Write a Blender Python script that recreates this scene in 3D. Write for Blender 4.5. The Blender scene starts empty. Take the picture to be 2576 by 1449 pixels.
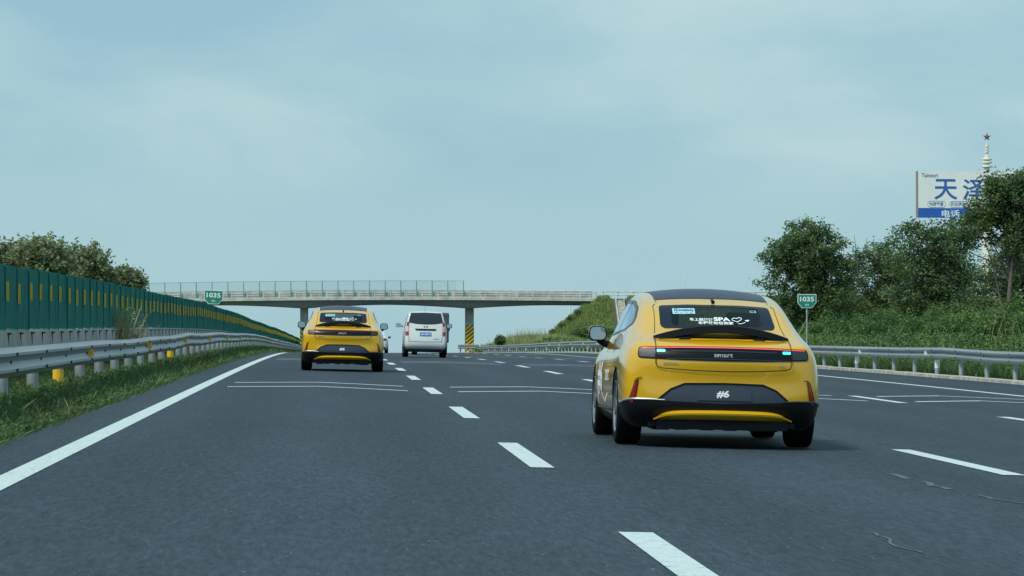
import bpy, bmesh, math, random
import numpy as np
from mathutils import Vector, Matrix
from mathutils.bvhtree import BVHTree
C = bpy.context
S = C.scene
COL = S.collection
random.seed(7)
RNG = np.random.default_rng(11)
R = math.radians

# ------------------------------------------------------------------ camera
EYE = 1.109
YAW = 0.04815
PITCH = math.atan((889.0 - 724.5) / 9264.0)
cam_d = bpy.data.cameras.new('camera')
cam = bpy.data.objects.new('camera', cam_d)
COL.objects.link(cam)
cam.location = (0, 0, EYE)
cam.rotation_euler = (math.pi / 2 + PITCH, 0, -YAW)
cam_d.sensor_width = 36
cam_d.lens = 129.46
cam_d.clip_start = 0.5
cam_d.clip_end = 20000
S.camera = cam

# ------------------------------------------------------------------ sky, sun, exposure
SUN_EL, SUN_AZ = R(54), R(-132)          # azimuth clockwise from +Y (road direction)
world = bpy.data.worlds.new('World')
S.world = world
world.use_nodes = True
wn = world.node_tree
wn.nodes.clear()
def wnode(t, **k):
    n = wn.nodes.new(t)
    for a, b in k.items(): setattr(n, a, b)
    return n
wo = wnode('ShaderNodeOutputWorld'); bg = wnode('ShaderNodeBackground')
sky = wnode('ShaderNodeTexSky', sky_type='NISHITA', sun_disc=False, sun_elevation=SUN_EL, sun_rotation=SUN_AZ)
sky.dust_density = 2.0
tc = wnode('ShaderNodeTexCoord')
mp = wnode('ShaderNodeMapping'); mp.inputs['Scale'].default_value = (1.0, 1.0, 2.6)
mp.inputs['Location'].default_value = (7.1, 3.6, 1.48)
n1 = wnode('ShaderNodeTexNoise'); n1.inputs['Scale'].default_value = 8; n1.inputs['Detail'].default_value = 6; n1.inputs['Roughness'].default_value = 0.5
n1.inputs['Distortion'].default_value = 0.25
r1 = wnode('ShaderNodeValToRGB')
r1.color_ramp.elements[0].position = 0.38; r1.color_ramp.elements[0].color = (3.35, 5.6, 6.9, 1)
r1.color_ramp.elements[1].position = 0.70; r1.color_ramp.elements[1].color = (5.6, 7.5, 7.8, 1)
ec = r1.color_ramp.elements.new(.54); ec.color = (4.25, 6.5, 7.2, 1)
tint = wnode('ShaderNodeMix', data_type='RGBA', blend_type='MULTIPLY'); tint.inputs[0].default_value = 1
tint.inputs[7].default_value = (0.62, 0.80, 0.80, 1)
mix = wnode('ShaderNodeMix', data_type='RGBA')
mix.inputs[0].default_value = .86
L = wn.links.new
# thin haze evens the clouds out towards the horizon
sepz = wnode('ShaderNodeSeparateXYZ'); hz = wnode('ShaderNodeMapRange'); hz.interpolation_type = 'SMOOTHSTEP'
hz.inputs['From Min'].default_value = .030; hz.inputs['From Max'].default_value = .068; hz.inputs['To Min'].default_value = .12; hz.inputs['To Max'].default_value = 1.0
hmix = wnode('ShaderNodeMix', data_type='RGBA'); hmix.inputs[6].default_value = (4.3, 6.55, 7.2, 1)
L(tc.outputs['Generated'], sepz.inputs[0]); L(sepz.outputs['Z'], hz.inputs['Value']); L(hz.outputs[0], hmix.inputs[0]); L(r1.outputs[0], hmix.inputs[7])
L(tc.outputs['Generated'], mp.inputs['Vector']); L(mp.outputs[0], n1.inputs['Vector']); L(n1.outputs[0], r1.inputs[0])
L(sky.outputs[0], tint.inputs[6]); L(tint.outputs[2], mix.inputs[6]); L(hmix.outputs[2], mix.inputs[7])
L(mix.outputs[2], bg.inputs[0]); L(bg.outputs[0], wo.inputs[0])
bg.inputs[1].default_value = 0.10
sun_d = bpy.data.lights.new('sun', 'SUN'); sun = bpy.data.objects.new('sun', sun_d); COL.objects.link(sun)
sun_d.energy = 3.2; sun_d.angle = R(10); sun_d.color = (1.0, 0.97, 0.88)
sdir = Vector((math.sin(SUN_AZ) * math.cos(SUN_EL), math.cos(SUN_AZ) * math.cos(SUN_EL), math.sin(SUN_EL)))
sun.rotation_euler = sdir.to_track_quat('Z', 'Y').to_euler()
S.view_settings.view_transform = 'Standard'
S.view_settings.look = 'None'
S.view_settings.exposure = 0.0
S.view_settings.gamma = 1.0

# ------------------------------------------------------------------ helpers
def at(px, py, Y):
    """point on the view ray of photo pixel (2576 px wide) at forward distance Y"""
    a = (px - 1288.0) / 9264.0; b = -(py - 724.5) / 9264.0
    yy = math.cos(PITCH) - b * math.sin(PITCH); z = math.sin(PITCH) + b * math.cos(PITCH)
    x = a * math.cos(YAW) + yy * math.sin(YAW); y = -a * math.sin(YAW) + yy * math.cos(YAW)
    t = Y / y
    return Vector((x * t, Y, EYE + z * t))
def zprof(Y):
    Y = np.asarray(Y, float)
    a = .00799 * Y + .12788e-4 * Y * Y - .12864e-6 * Y ** 3
    b = 1.102 + .0006 * (np.clip(Y, 180, 260) - 180) - .0002 * (np.clip(Y, 300, 700) - 300)
    return np.where(Y <= 180, a, b)
def cross(Y):
    t = np.clip((np.asarray(Y, float) - 150) / 110, 0, 1)
    return .0224 + (.0 - .0224) * t * t * (3 - 2 * t)
def zr(X, Y): return zprof(Y) - cross(Y) * np.clip(X, -8, 17)
def zroad(X, Y): return float(zr(X, Y))

def setp(o, label=None, cat=None, group=None, kind=None):
    if label: o['label'] = label
    if cat: o['category'] = cat
    if group: o['group'] = group
    if kind: o['kind'] = kind
    return o
def empty(name, loc=(0, 0, 0), rot=(0, 0, 0), **k):
    o = bpy.data.objects.new(name, None); COL.objects.link(o)
    o.location = loc; o.rotation_euler = rot; o.empty_display_size = 0.2
    return setp(o, **k)
def mobj(name, me, mats, parent=None, smooth=False, **k):
    o = bpy.data.objects.new(name, me); COL.objects.link(o)
    for m in (mats if isinstance(mats, (list, tuple)) else [mats]):
        if m: me.materials.append(m)
    if parent: o.parent = parent
    if smooth:
        me.polygons.foreach_set('use_smooth', [True] * len(me.polygons))
    return setp(o, **k)
def fast_mesh(name, V, F):
    """V (n,3), F (m,4) or (m,3) arrays"""
    V = np.asarray(V, np.float32); F = np.asarray(F, np.int32)
    me = bpy.data.meshes.new(name)
    me.vertices.add(len(V)); me.vertices.foreach_set('co', V.ravel())
    k = F.shape[1]
    me.loops.add(F.size); me.loops.foreach_set('vertex_index', F.ravel())
    me.polygons.add(len(F)); me.polygons.foreach_set('loop_start', np.arange(0, F.size, k, dtype=np.int32))
    me.polygons.foreach_set('loop_total', np.full(len(F), k, np.int32))
    me.update(calc_edges=True)
    return me
class MB:
    """collects primitives into one mesh"""
    def __init__(s): s.V = []; s.F = []; s.M = []
    def add(s, vs, fs, mi=0):
        b = len(s.V); s.V += [tuple(v) for v in vs]; s.F += [tuple(b + i for i in f) for f in fs]; s.M += [mi] * len(fs)
        return s
    def box(s, x0, x1, y0, y1, z0, z1, mi=0, mat=None):
        v = [Vector((x, y, z)) for z in (z0, z1) for y in (y0, y1) for x in (x0, x1)]
        if mat: v = [mat @ p for p in v]
        return s.add(v, [(0, 2, 3, 1), (4, 5, 7, 6), (0, 1, 5, 4), (2, 6, 7, 3), (0, 4, 6, 2), (1, 3, 7, 5)], mi)
    def tube(s, pts, rad, n=8, mi=0, cap=True):
        pts = [Vector(p) for p in pts]
        rad = rad if isinstance(rad, (list, tuple)) else [rad] * len(pts)
        vs = []; fs = []
        for i, p in enumerate(pts):
            d = (pts[min(i + 1, len(pts) - 1)] - pts[max(i - 1, 0)]).normalized()
            u = d.cross(Vector((0, 0, 1)) if abs(d.z) < .9 else Vector((1, 0, 0))).normalized(); w = d.cross(u)
            for k in range(n):
                a = 2 * math.pi * k / n
                vs.append(p + (u * math.cos(a) + w * math.sin(a)) * rad[i])
        for i in range(len(pts) - 1):
            for k in range(n):
                fs.append((i * n + k, i * n + (k + 1) % n, (i + 1) * n + (k + 1) % n, (i + 1) * n + k))
        if cap:
            fs.append(tuple(range(n))[::-1]); fs.append(tuple((len(pts) - 1) * n + k for k in range(n)))
        return s.add(vs, fs, mi)
    def lathe(s, prof, n=24, axis='z', mi=0, org=(0, 0, 0)):
        vs = []; fs = []
        for (r, h) in prof:
            for k in range(n):
                a = 2 * math.pi * k / n; c, q = r * math.cos(a), r * math.sin(a)
                v = (c, q, h) if axis == 'z' else ((h, c, q) if axis == 'x' else (c, h, q))
                vs.append((v[0] + org[0], v[1] + org[1], v[2] + org[2]))
        for i in range(len(prof) - 1):
            for k in range(n):
                fs.append((i * n + k, i * n + (k + 1) % n, (i + 1) * n + (k + 1) % n, (i + 1) * n + k))
        return s.add(vs, fs, mi)
    def prism(s, poly, a0, a1, axis='y', mi=0, mat=None):
        """poly in the two other axes (x,z for 'y'; y,z for 'x'; x,y for 'z')"""
        n = len(poly); vs = []
        for a in (a0, a1):
            for p in poly:
                v = {'y': (p[0], a, p[1]), 'x': (a, p[0], p[1]), 'z': (p[0], p[1], a)}[axis]
                vs.append(mat @ Vector(v) if mat else v)
        fs = [tuple(range(n)), tuple(range(2 * n - 1, n - 1, -1))] + [(i, n + i, n + (i + 1) % n, (i + 1) % n) for i in range(n)]
        return s.add(vs, fs, mi)
    def mesh(s, name='m'):
        me = bpy.data.meshes.new(name); me.from_pydata(s.V, [], s.F)
        if any(s.M): me.polygons.foreach_set('material_index', s.M)
        bm = bmesh.new(); bm.from_mesh(me); bmesh.ops.recalc_face_normals(bm, faces=bm.faces); bm.to_mesh(me); bm.free()
        me.update(); return me
    def build(s, name, mats, parent=None, smooth=False, bevel=0, **k):
        o = mobj(name, s.mesh(name), mats, parent, **k)
        if bevel:
            bm = bmesh.new(); bm.from_mesh(o.data)
            bmesh.ops.bevel(bm, geom=[e for e in bm.edges if len(e.link_faces) == 2 and e.calc_face_angle() > .6], offset=bevel, segments=2, affect='EDGES', profile=.6)
            bm.to_mesh(o.data); bm.free()
        if smooth:
            try: o.data.shade_smooth()
            except Exception: pass
            try:
                o.data.set_sharp_from_angle(angle=R(35))
            except Exception: pass
        return o
def copy_tree(o, parent=None, skip=()):
    c = o.copy(); COL.objects.link(c); c.parent = parent
    for ch in list(o.children):
        if ch.name.split('.')[0] not in skip: copy_tree(ch, c, skip)
    return c

# ------------------------------------------------------------------ materials
def mat(name, col, rough=.6, metal=0., var=0., vscale=3., bump=0., bscale=40., emit=None, estr=0., coat=0., col2=None, stretch=None, spec=None):
    m = bpy.data.materials.new(name); m.use_nodes = True
    nt = m.node_tree; b = nt.nodes['Principled BSDF']
    b.inputs['Base Color'].default_value = (*col, 1); b.inputs['Roughness'].default_value = rough; b.inputs['Metallic'].default_value = metal
    if coat: b.inputs['Coat Weight'].default_value = coat; b.inputs['Coat Roughness'].default_value = .06
    if spec is not None: b.inputs['Specular IOR Level'].default_value = spec
    t = nt.nodes.new('ShaderNodeTexCoord'); mpn = nt.nodes.new('ShaderNodeMapping')
    nt.links.new(t.outputs['Object'], mpn.inputs[0])
    if stretch: mpn.inputs['Scale'].default_value = stretch
    if var or col2:
        n = nt.nodes.new('ShaderNodeTexNoise'); n.inputs['Scale'].default_value = vscale; n.inputs['Detail'].default_value = 5; n.inputs['Roughness'].default_value = .6
        nt.links.new(mpn.outputs[0], n.inputs['Vector'])
        rp = nt.nodes.new('ShaderNodeValToRGB'); rp.color_ramp.elements[0].position = .35; rp.color_ramp.elements[1].position = .68
        c2 = col2 if col2 else tuple(min(1, c * (1 + var)) for c in col); c1 = col if col2 else tuple(c * (1 - var) for c in col)
        rp.color_ramp.elements[0].color = (*c1, 1); rp.color_ramp.elements[1].color = (*c2, 1)
        nt.links.new(n.outputs[0], rp.inputs[0]); nt.links.new(rp.outputs[0], b.inputs['Base Color'])
    if bump:
        n2 = nt.nodes.new('ShaderNodeTexNoise'); n2.inputs['Scale'].default_value = bscale; n2.inputs['Detail'].default_value = 3
        nt.links.new(mpn.outputs[0], n2.inputs['Vector'])
        bp = nt.nodes.new('ShaderNodeBump'); bp.inputs['Strength'].default_value = bump; bp.inputs['Distance'].default_value = .02
        nt.links.new(n2.outputs[0], bp.inputs['Height']); nt.links.new(bp.outputs[0], b.inputs['Normal'])
    if emit:
        b.inputs['Emission Color'].default_value = (*emit, 1); b.inputs['Emission Strength'].default_value = estr
    return m
def foliage_mat(name, dark, light, trans=.25):
    m = bpy.data.materials.new(name); m.use_nodes = True; nt = m.node_tree; nt.nodes.clear()
    o = nt.nodes.new('ShaderNodeOutputMaterial'); d = nt.nodes.new('ShaderNodeBsdfPrincipled'); t = nt.nodes.new('ShaderNodeBsdfTranslucent')
    a = nt.nodes.new('ShaderNodeAttribute'); a.attribute_name = 'tone'
    rp = nt.nodes.new('ShaderNodeValToRGB'); rp.color_ramp.elements[0].color = (*dark, 1); rp.color_ramp.elements[1].color = (*light, 1)
    mx = nt.nodes.new('ShaderNodeMixShader'); mx.inputs[0].default_value = trans
    d.inputs['Roughness'].default_value = .6; d.inputs['Specular IOR Level'].default_value = .25
    l = nt.links.new
    l(a.outputs['Fac'], rp.inputs[0]); l(rp.outputs[0], d.inputs['Base Color']); l(rp.outputs[0], t.inputs[0])
    l(d.outputs[0], mx.inputs[1]); l(t.outputs[0], mx.inputs[2]); l(mx.outputs[0], o.inputs[0])
    return m
def asphalt_mat():
    m = mat('asphalt', (.05, .06, .07), .72); nt = m.node_tree; b = nt.nodes['Principled BSDF']
    l = nt.links.new; N = nt.nodes.new
    t = N('ShaderNodeTexCoord')
    def noise(sc, stretch=None, det=4, rough=.6):
        n = N('ShaderNodeTexNoise'); n.inputs['Scale'].default_value = sc; n.inputs['Detail'].default_value = det; n.inputs['Roughness'].default_value = rough
        if stretch:
            q = N('ShaderNodeMapping'); q.inputs['Scale'].default_value = stretch; l(t.outputs['Object'], q.inputs[0]); l(q.outputs[0], n.inputs['Vector'])
        else: l(t.outputs['Object'], n.inputs['Vector'])
        return n
    def ramp(n, a, b_, c0, c1):
        r = N('ShaderNodeValToRGB'); r.color_ramp.elements[0].position = a; r.color_ramp.elements[1].position = b_
        r.color_ramp.elements[0].color = (*c0, 1); r.color_ramp.elements[1].color = (*c1, 1); l(n.outputs[0], r.inputs[0]); return r
    fine = ramp(noise(26, (1, .11, 1), 6, .8), .36, .66, (.018, .0285, .040), (.047, .070, .092))
    big = ramp(noise(.35, (1.6, .16, 1), 3), .3, .7, (.84, .84, .85), (1.10, 1.10, 1.09))
    mid = ramp(noise(2.2, (1.8, .3, 1), 4), .3, .72, (.92, .92, .92), (1.07, 1.07, 1.07))
    stones = ramp(noise(60, (1, .14, 1), 2, .5), .70, .76, (0, 0, 0), (.12, .13, .13))
    m1 = N('ShaderNodeMix'); m1.data_type = 'RGBA'; m1.blend_type = 'MULTIPLY'; m1.inputs[0].default_value = 1
    m2 = N('ShaderNodeMix'); m2.data_type = 'RGBA'; m2.blend_type = 'MULTIPLY'; m2.inputs[0].default_value = 1
    m3 = N('ShaderNodeMix'); m3.data_type = 'RGBA'; m3.blend_type = 'ADD'; m3.inputs[0].default_value = 1
    l(fine.outputs[0], m1.inputs[6]); l(big.outputs[0], m1.inputs[7]); l(m1.outputs[2], m2.inputs[6]); l(mid.outputs[0], m2.inputs[7])
    l(m2.outputs[2], m3.inputs[6]); l(stones.outputs[0], m3.inputs[7]); l(m3.outputs[2], b.inputs['Base Color'])
    # worn wheel paths: two polished bands per lane, darker drip line between them
    sx = N('ShaderNodeSeparateXYZ'); l(t.outputs['Object'], sx.inputs[0])
    def mth(op, a, b_=None):
        q = N('ShaderNodeMath'); q.operation = op
        for i, v in enumerate((a, b_)):
            if v is None: continue
            if isinstance(v, (int, float)): q.inputs[i].default_value = v
            else: l(v, q.inputs[i])
        return q.outputs[0]
    wob = mth('MULTIPLY', noise(.12, (1, .25, 1), 2).outputs[0], .7)
    u = mth('MULTIPLY', mth('ADD', mth('ADD', sx.outputs['X'], 2.205 - .35), wob), 2 * math.pi / 1.9245)
    cs = mth('MULTIPLY', mth('COSINE', u), .075)
    wear = N('ShaderNodeMix'); wear.data_type = 'RGBA'; wear.blend_type = 'MULTIPLY'; wear.inputs[0].default_value = 1
    cc = N('ShaderNodeCombineColor'); g1 = mth('ADD', cs, 1.0)
    for i in range(3): l(g1, cc.inputs[i])
    l(m3.outputs[2], wear.inputs[6]); l(cc.outputs[0], wear.inputs[7]); l(wear.outputs[2], b.inputs['Base Color'])
    bp = N('ShaderNodeBump'); bp.inputs['Strength'].default_value = .5; bp.inputs['Distance'].default_value = .008
    l(noise(60, None, 3).outputs[0], bp.inputs['Height']); l(bp.outputs[0], b.inputs['Normal'])
    b.inputs['Specular IOR Level'].default_value = .18
    return m
def marking_mat():
    m = mat('marking_paint', (.7, .76, .76), .7); nt = m.node_tree; b = nt.nodes['Principled BSDF']; l = nt.links.new; N = nt.nodes.new
    t = N('ShaderNodeTexCoord'); n = N('ShaderNodeTexNoise'); n.inputs['Scale'].default_value = 9; n.inputs['Detail'].default_value = 7; n.inputs['Roughness'].default_value = .75
    l(t.outputs['Object'], n.inputs['Vector'])
    r = N('ShaderNodeValToRGB'); e = r.color_ramp.elements
    e[0].position = .30; e[0].color = (.16, .20, .22, 1); e[1].position = .44; e[1].color = (.46, .55, .56, 1)
    x = e.new(.62); x.color = (.52, .62, .62, 1)
    n.inputs['Scale'].default_value = 14
    ra = N('ShaderNodeValToRGB'); ra.color_ramp.elements[0].position = .345; ra.color_ramp.elements[1].position = .375
    l(n.outputs[0], ra.inputs[0]); l(ra.outputs[0], b.inputs['Alpha'])
    l(n.outputs[0], r.inputs[0]); l(r.outputs[0], b.inputs['Base Color'])
    return m
def stripe_mat(name, sgn):
    m = mat(name, (.8, .5, .02), .5); nt = m.node_tree; b = nt.nodes['Principled BSDF']; l = nt.links.new; N = nt.nodes.new
    t = N('ShaderNodeTexCoord'); sx = N('ShaderNodeSeparateXYZ'); l(t.outputs['Object'], sx.inputs[0])
    a = N('ShaderNodeMath'); a.operation = 'MULTIPLY_ADD'; a.inputs[1].default_value = -sgn * 0.85; l(sx.outputs['X'], a.inputs[0]); l(sx.outputs['Z'], a.inputs[2])
    y = N('ShaderNodeMath'); y.operation = 'MULTIPLY_ADD'; y.inputs[1].default_value = .85; l(sx.outputs['Y'], y.inputs[0]); l(a.outputs[0], y.inputs[2])
    f = N('ShaderNodeMath'); f.operation = 'MULTIPLY'; f.inputs[1].default_value = 1 / .5; l(y.outputs[0], f.inputs[0])
    g = N('ShaderNodeMath'); g.operation = 'FRACT'; l(f.outputs[0], g.inputs[0])
    c = N('ShaderNodeMath'); c.operation = 'GREATER_THAN'; c.inputs[1].default_value = .58; l(g.outputs[0], c.inputs[0])
    mx = N('ShaderNodeMix'); mx.data_type = 'RGBA'; mx.inputs[6].default_value = (.92, .60, .03, 1); mx.inputs[7].default_value = (.03, .03, .02, 1)
    l(c.outputs[0], mx.inputs[0]); l(mx.outputs[2], b.inputs['Base Color'])
    return m
def glass_mat(name, tintc, gloss=.12):
    m = bpy.data.materials.new(name); m.use_nodes = True; nt = m.node_tree; nt.nodes.clear(); N = nt.nodes.new; l = nt.links.new
    o = N('ShaderNodeOutputMaterial'); t = N('ShaderNodeBsdfTransparent'); t.inputs[0].default_value = (*tintc, 1)
    g = N('ShaderNodeBsdfGlossy'); g.inputs['Roughness'].default_value = .04; g.inputs[0].default_value = (.8, .9, 1, 1)
    fr = N('ShaderNodeFresnel'); fr.inputs[0].default_value = 1.5
    fm = N('ShaderNodeMath'); fm.operation = 'MULTIPLY'; fm.inputs[1].default_value = gloss; l(fr.outputs[0], fm.inputs[0])
    mx = N('ShaderNodeMixShader'); l(fm.outputs[0], mx.inputs[0]); l(t.outputs[0], mx.inputs[1]); l(g.outputs[0], mx.inputs[2]); l(mx.outputs[0], o.inputs[0])
    return m
M = {}
M['asphalt'] = asphalt_mat(); M['paint'] = marking_mat()
M['soil'] = mat('soil', (.045, .07, .03), .95, col2=(.085, .10, .045), vscale=.8)
M['concrete'] = mat('concrete', (.36, .355, .35), .85, var=.22, vscale=1.2, bump=.3)
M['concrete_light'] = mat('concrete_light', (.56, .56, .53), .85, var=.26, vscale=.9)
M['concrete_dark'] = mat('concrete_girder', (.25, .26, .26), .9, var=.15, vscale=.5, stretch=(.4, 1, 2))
M['kerb'] = mat('kerb', (.44, .44, .38), .9, var=.35, vscale=2.5)
M['zinc'] = mat('zinc', (.29, .32, .34), .45, .55, var=.14, vscale=1.1, stretch=(1, .15, 4))
M['zinc_post'] = mat('zinc_post', (.36, .40, .43), .55, .3, var=.2, vscale=4)
M['green'] = mat('green_panel', (.005, .125, .104), .8, col2=(.016, .19, .160), vscale=2.2, stretch=(1, 1.2, .8), spec=.12)
nt_ = M['green'].node_tree; b_ = nt_.nodes['Principled BSDF']; src_ = b_.inputs['Base Color'].links[0].from_socket
tc_ = nt_.nodes.new('ShaderNodeTexCoord'); mp_ = nt_.nodes.new('ShaderNodeMapping'); mp_.inputs['Scale'].default_value = (1, 5, .9)
nz_ = nt_.nodes.new('ShaderNodeTexNoise'); nz_.inputs['Scale'].default_value = 3.2; nz_.inputs['Detail'].default_value = 6; nz_.inputs['Roughness'].default_value = .7
rp_ = nt_.nodes.new('ShaderNodeValToRGB'); rp_.color_ramp.elements[0].position = .62; rp_.color_ramp.elements[1].position = .74
mx_ = nt_.nodes.new('ShaderNodeMix'); mx_.data_type = 'RGBA'; mx_.inputs[7].default_value = (.10, .24, .21, 1)
nt_.links.new(tc_.outputs['Object'], mp_.inputs[0]); nt_.links.new(mp_.outputs[0], nz_.inputs['Vector']); nt_.links.new(nz_.outputs[0], rp_.inputs[0])
nt_.links.new(rp_.outputs[0], mx_.inputs[0]); nt_.links.new(src_, mx_.inputs[6]); nt_.links.new(mx_.outputs[2], b_.inputs['Base Color'])
M['green_sign'] = mat('green_sign', (.008, .22, .16), .4)
M['green_metal'] = mat('green_metal', (.15, .34, .29), .5)
M['yellow_refl'] = mat('yellow_reflector', (.92, .56, .04), .5, var=.12, vscale=5)
M['white'] = mat('white_paint', (.74, .78, .78), .5, var=.06, vscale=2)
M['white_letter'] = mat('white_letter', (.8, .85, .86), .5)
M['car_yellow'] = mat('yellow_car_paint', (.68, .39, .009), .20, .10, coat=1.0)
M['car_white'] = mat('white_car_paint', (.62, .67, .66), .25, .0, coat=.8)
M['black_plastic'] = mat('black_plastic', (.006, .008, .011), .45, spec=.22)
M['black_gloss'] = mat('black_gloss', (.004, .006, .010), .25, spec=.22)
M['car_satin'] = mat('yellow_satin', (.60, .34, .010), .75, spec=.1)
M['grey_plate'] = mat('dark_grey_plate', (.032, .046, .070), .42)
M['rubber'] = mat('rubber', (.006, .007, .009), .8, spec=.15, bump=.3, bscale=60)
M['rim'] = mat('rim_metal', (.35, .37, .39), .3, .8)
M['rim_dark'] = mat('rim_dark', (.02, .02, .024), .4)
M['seam'] = mat('panel_gap', (.015, .010, .004), .8)
M['glass'] = glass_mat('tinted_glass', (.50, .58, .60), .45)
M['glass_side'] = glass_mat('side_glass', (.16, .19, .21), 1.5)
M['roof_glass'] = mat('roof_glass', (.006, .012, .045), .3, spec=.15)
M['frit'] = mat('frit_black', (.008, .014, .030), .2, spec=.08)
M['interior'] = mat('interior', (.018, .02, .024), .85)
M['seat_cloth'] = mat('seat_cloth', (.03, .028, .03), .8)
M['lamp_red'] = mat('lamp_red', (.30, .006, .010), .2, coat=.8)
M['lamp_bar'] = mat('lamp_bar', (.9, .1, .12), .3, emit=(1, .08, .14), estr=.30)
M['lamp_cyan'] = mat('lamp_cyan', (.1, .8, .7), .3, emit=(.02, 1.0, .82), estr=1.0)
M['lamp_smoke'] = mat('lamp_smoke', (.030, .038, .050), .42, spec=.3)
M['lamp_clear'] = mat('lamp_clear', (.55, .50, .50), .25, coat=.6)
M['chrome'] = mat('chrome', (.45, .48, .50), .28, 1.0)
M['badge'] = mat('badge_metal', (.40, .42, .44), .35, .6)
M['mirror'] = mat('mirror_glass', (.42, .50, .56), .05, 1.0)
M['blue_plate'] = mat('blue_plate', (.02, .12, .42), .4)
M['sticker'] = mat('pale_blue_sticker', (.35, .62, .72), .5)
M['sticker_text'] = mat('sticker_ink', (.02, .06, .08), .5)
M['board_white'] = mat('board_white', (.86, .88, .87), .55, var=.05, vscale=.25)
M['board_blue'] = mat('board_blue', (.02, .12, .50), .5, var=.12, vscale=.3)
M['ink_blue'] = mat('ink_blue', (.03, .13, .42), .5)
M['ink_red'] = mat('ink_red', (.5, .12, .10), .5)
M['board_edge'] = mat('board_edge', (.28, .24, .21), .8)
M['bark'] = mat('bark', (.09, .075, .06), .9, var=.35, vscale=6)
M['bark_pale'] = mat('bark_pale', (.12, .105, .09), .9, var=.3, vscale=6)
M['tower_white'] = mat('tower_white', (.74, .74, .66), .6, var=.05)
M['star'] = mat('star_bronze', (.16, .10, .09), .5)
M['van_glass'] = mat('van_glass', (.015, .020, .028), .10, coat=.5)
M['leaf_locust'] = foliage_mat('leaf_locust', (.030, .075, .040), (.21, .31, .105), .42)
M['leaf_shrub'] = foliage_mat('leaf_shrub', (.036, .090, .036), (.22, .33, .105), .38)
M['leaf_olive'] = foliage_mat('leaf_olive', (.095, .130, .075), (.36, .43, .22), .36)  # leaf tones lightened so the far trees look hazy
M['grass'] = foliage_mat('grass_blades', (.036, .085, .032), (.175, .27, .10), .38)
M['grass_bright'] = foliage_mat('grass_bright', (.12, .20, .055), (.40, .48, .18), .4)  # brighter copy of the grass; sunlight on the far slope is in its colour
M['straw'] = foliage_mat('straw', (.26, .24, .13), (.52, .47, .27), .3)
M['stripe_r'] = stripe_mat('hazard_stripe_rising', 1); M['stripe_l'] = stripe_mat('hazard_stripe_falling', -1)

# ------------------------------------------------------------------ text
def text_mesh(body, size=1., weight=0., xs=1., extrude=0.):
    """flat text mesh in x,y plane centred on origin; returns (verts, faces)"""
    cu = bpy.data.curves.new('t', 'FONT'); cu.body = body; cu.size = size; cu.align_x = 'CENTER'; cu.align_y = 'CENTER'; cu.offset = weight; cu.fill_mode = 'BOTH'
    cu.resolution_u = 3
    o = bpy.data.objects.new('t', cu); COL.objects.link(o)
    dg = C.evaluated_depsgraph_get(); dg.update()
    me = bpy.data.meshes.new_from_object(o.evaluated_get(dg))
    V = [(v.co.x * xs, v.co.y) for v in me.vertices]; F = [tuple(p.vertices) for p in me.polygons]
    bpy.data.objects.remove(o); bpy.data.curves.remove(cu); bpy.data.meshes.remove(me)
    if V:
        a = np.array(V); c = (a.max(0) + a.min(0)) / 2; V = [(x - c[0], y - c[1]) for x, y in V]
    return V, F
def text_on_plane(mb, body, size, origin, ux, uz, weight=0., xs=1., mi=0, fit=None):
    V, F = text_mesh(body, size, weight, xs)
    if not V: return
    if fit:
        a = np.array(V); w = np.ptp(a[:, 0]); h = np.ptp(a[:, 1]); V = [(x * fit[0] / w, y * fit[1] / h) for x, y in V]
    o = Vector(origin); ux = Vector(ux); uz = Vector(uz)
    mb.add([o + ux * x + uz * y for x, y in V], F, mi)
def flat_mesh(mb, name, mats, parent=None, **k):
    me = bpy.data.meshes.new(name); me.from_pydata(mb.V, [], mb.F)
    if any(mb.M): me.polygons.foreach_set('material_index', mb.M)
    return mobj(name, me, mats, parent, **k)

# ------------------------------------------------------------------ ground, road
def nlin(segs):
    out = []
    for a, b, n in segs: out += list(np.linspace(a, b, n, endpoint=False))
    out.append(segs[-1][1]); return np.array(out)
def ridge(X, Y):
    dx = np.maximum(32.8 - X, 0); dy = np.maximum(np.maximum(454.5 - Y, Y - 470), 0)
    d = np.sqrt((dx / 1.22) ** 2 + (dy / 1.7) ** 2)
    d2 = np.sqrt((np.maximum(X + 40, 0) / 1.8) ** 2 + (dy / 1.7) ** 2)
    return np.maximum(np.maximum(7.05 - d, 7.05 - d2), 0)
def terrain_z(X, Y):
    X = np.asarray(X, float); Y = np.asarray(Y, float)
    z = zr(np.clip(X, -2.9, 16.8), Y)
    z = z + np.where(X < -2.9, np.clip((-2.9 - X) * .04, 0, .08), 0)
    side = np.clip((X - 17.4) / 3.5, 0, 1)
    z = z + np.where(X > 16.6, .08, 0) - side * .35
    z = np.where((X > -2.85) & (X < 16.62), z - .25, z)
    berm = 1.35 * np.clip((X - 18.0) / 3.0, 0, 1) * np.clip((Y - 330) / 75, 0, 1) * (Y < 480)
    return z + np.maximum(ridge(X, Y), berm) - np.clip(Y - 500, 0, 9000) * .004
xs = nlin([(-4000, -300, 6), (-300, -60, 12), (-60, -6, 12), (-6, -2.9, 5), (-2.9, -2.8, 1), (-2.8, 16.6, 3), (16.6, 16.66, 1), (16.66, 22, 10), (22, 60, 64), (60, 300, 16), (300, 4000, 6)])
ys = nlin([(-80, 0, 3), (0, 430, 86), (430, 490, 60), (490, 800, 12), (800, 9000, 8)])
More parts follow.
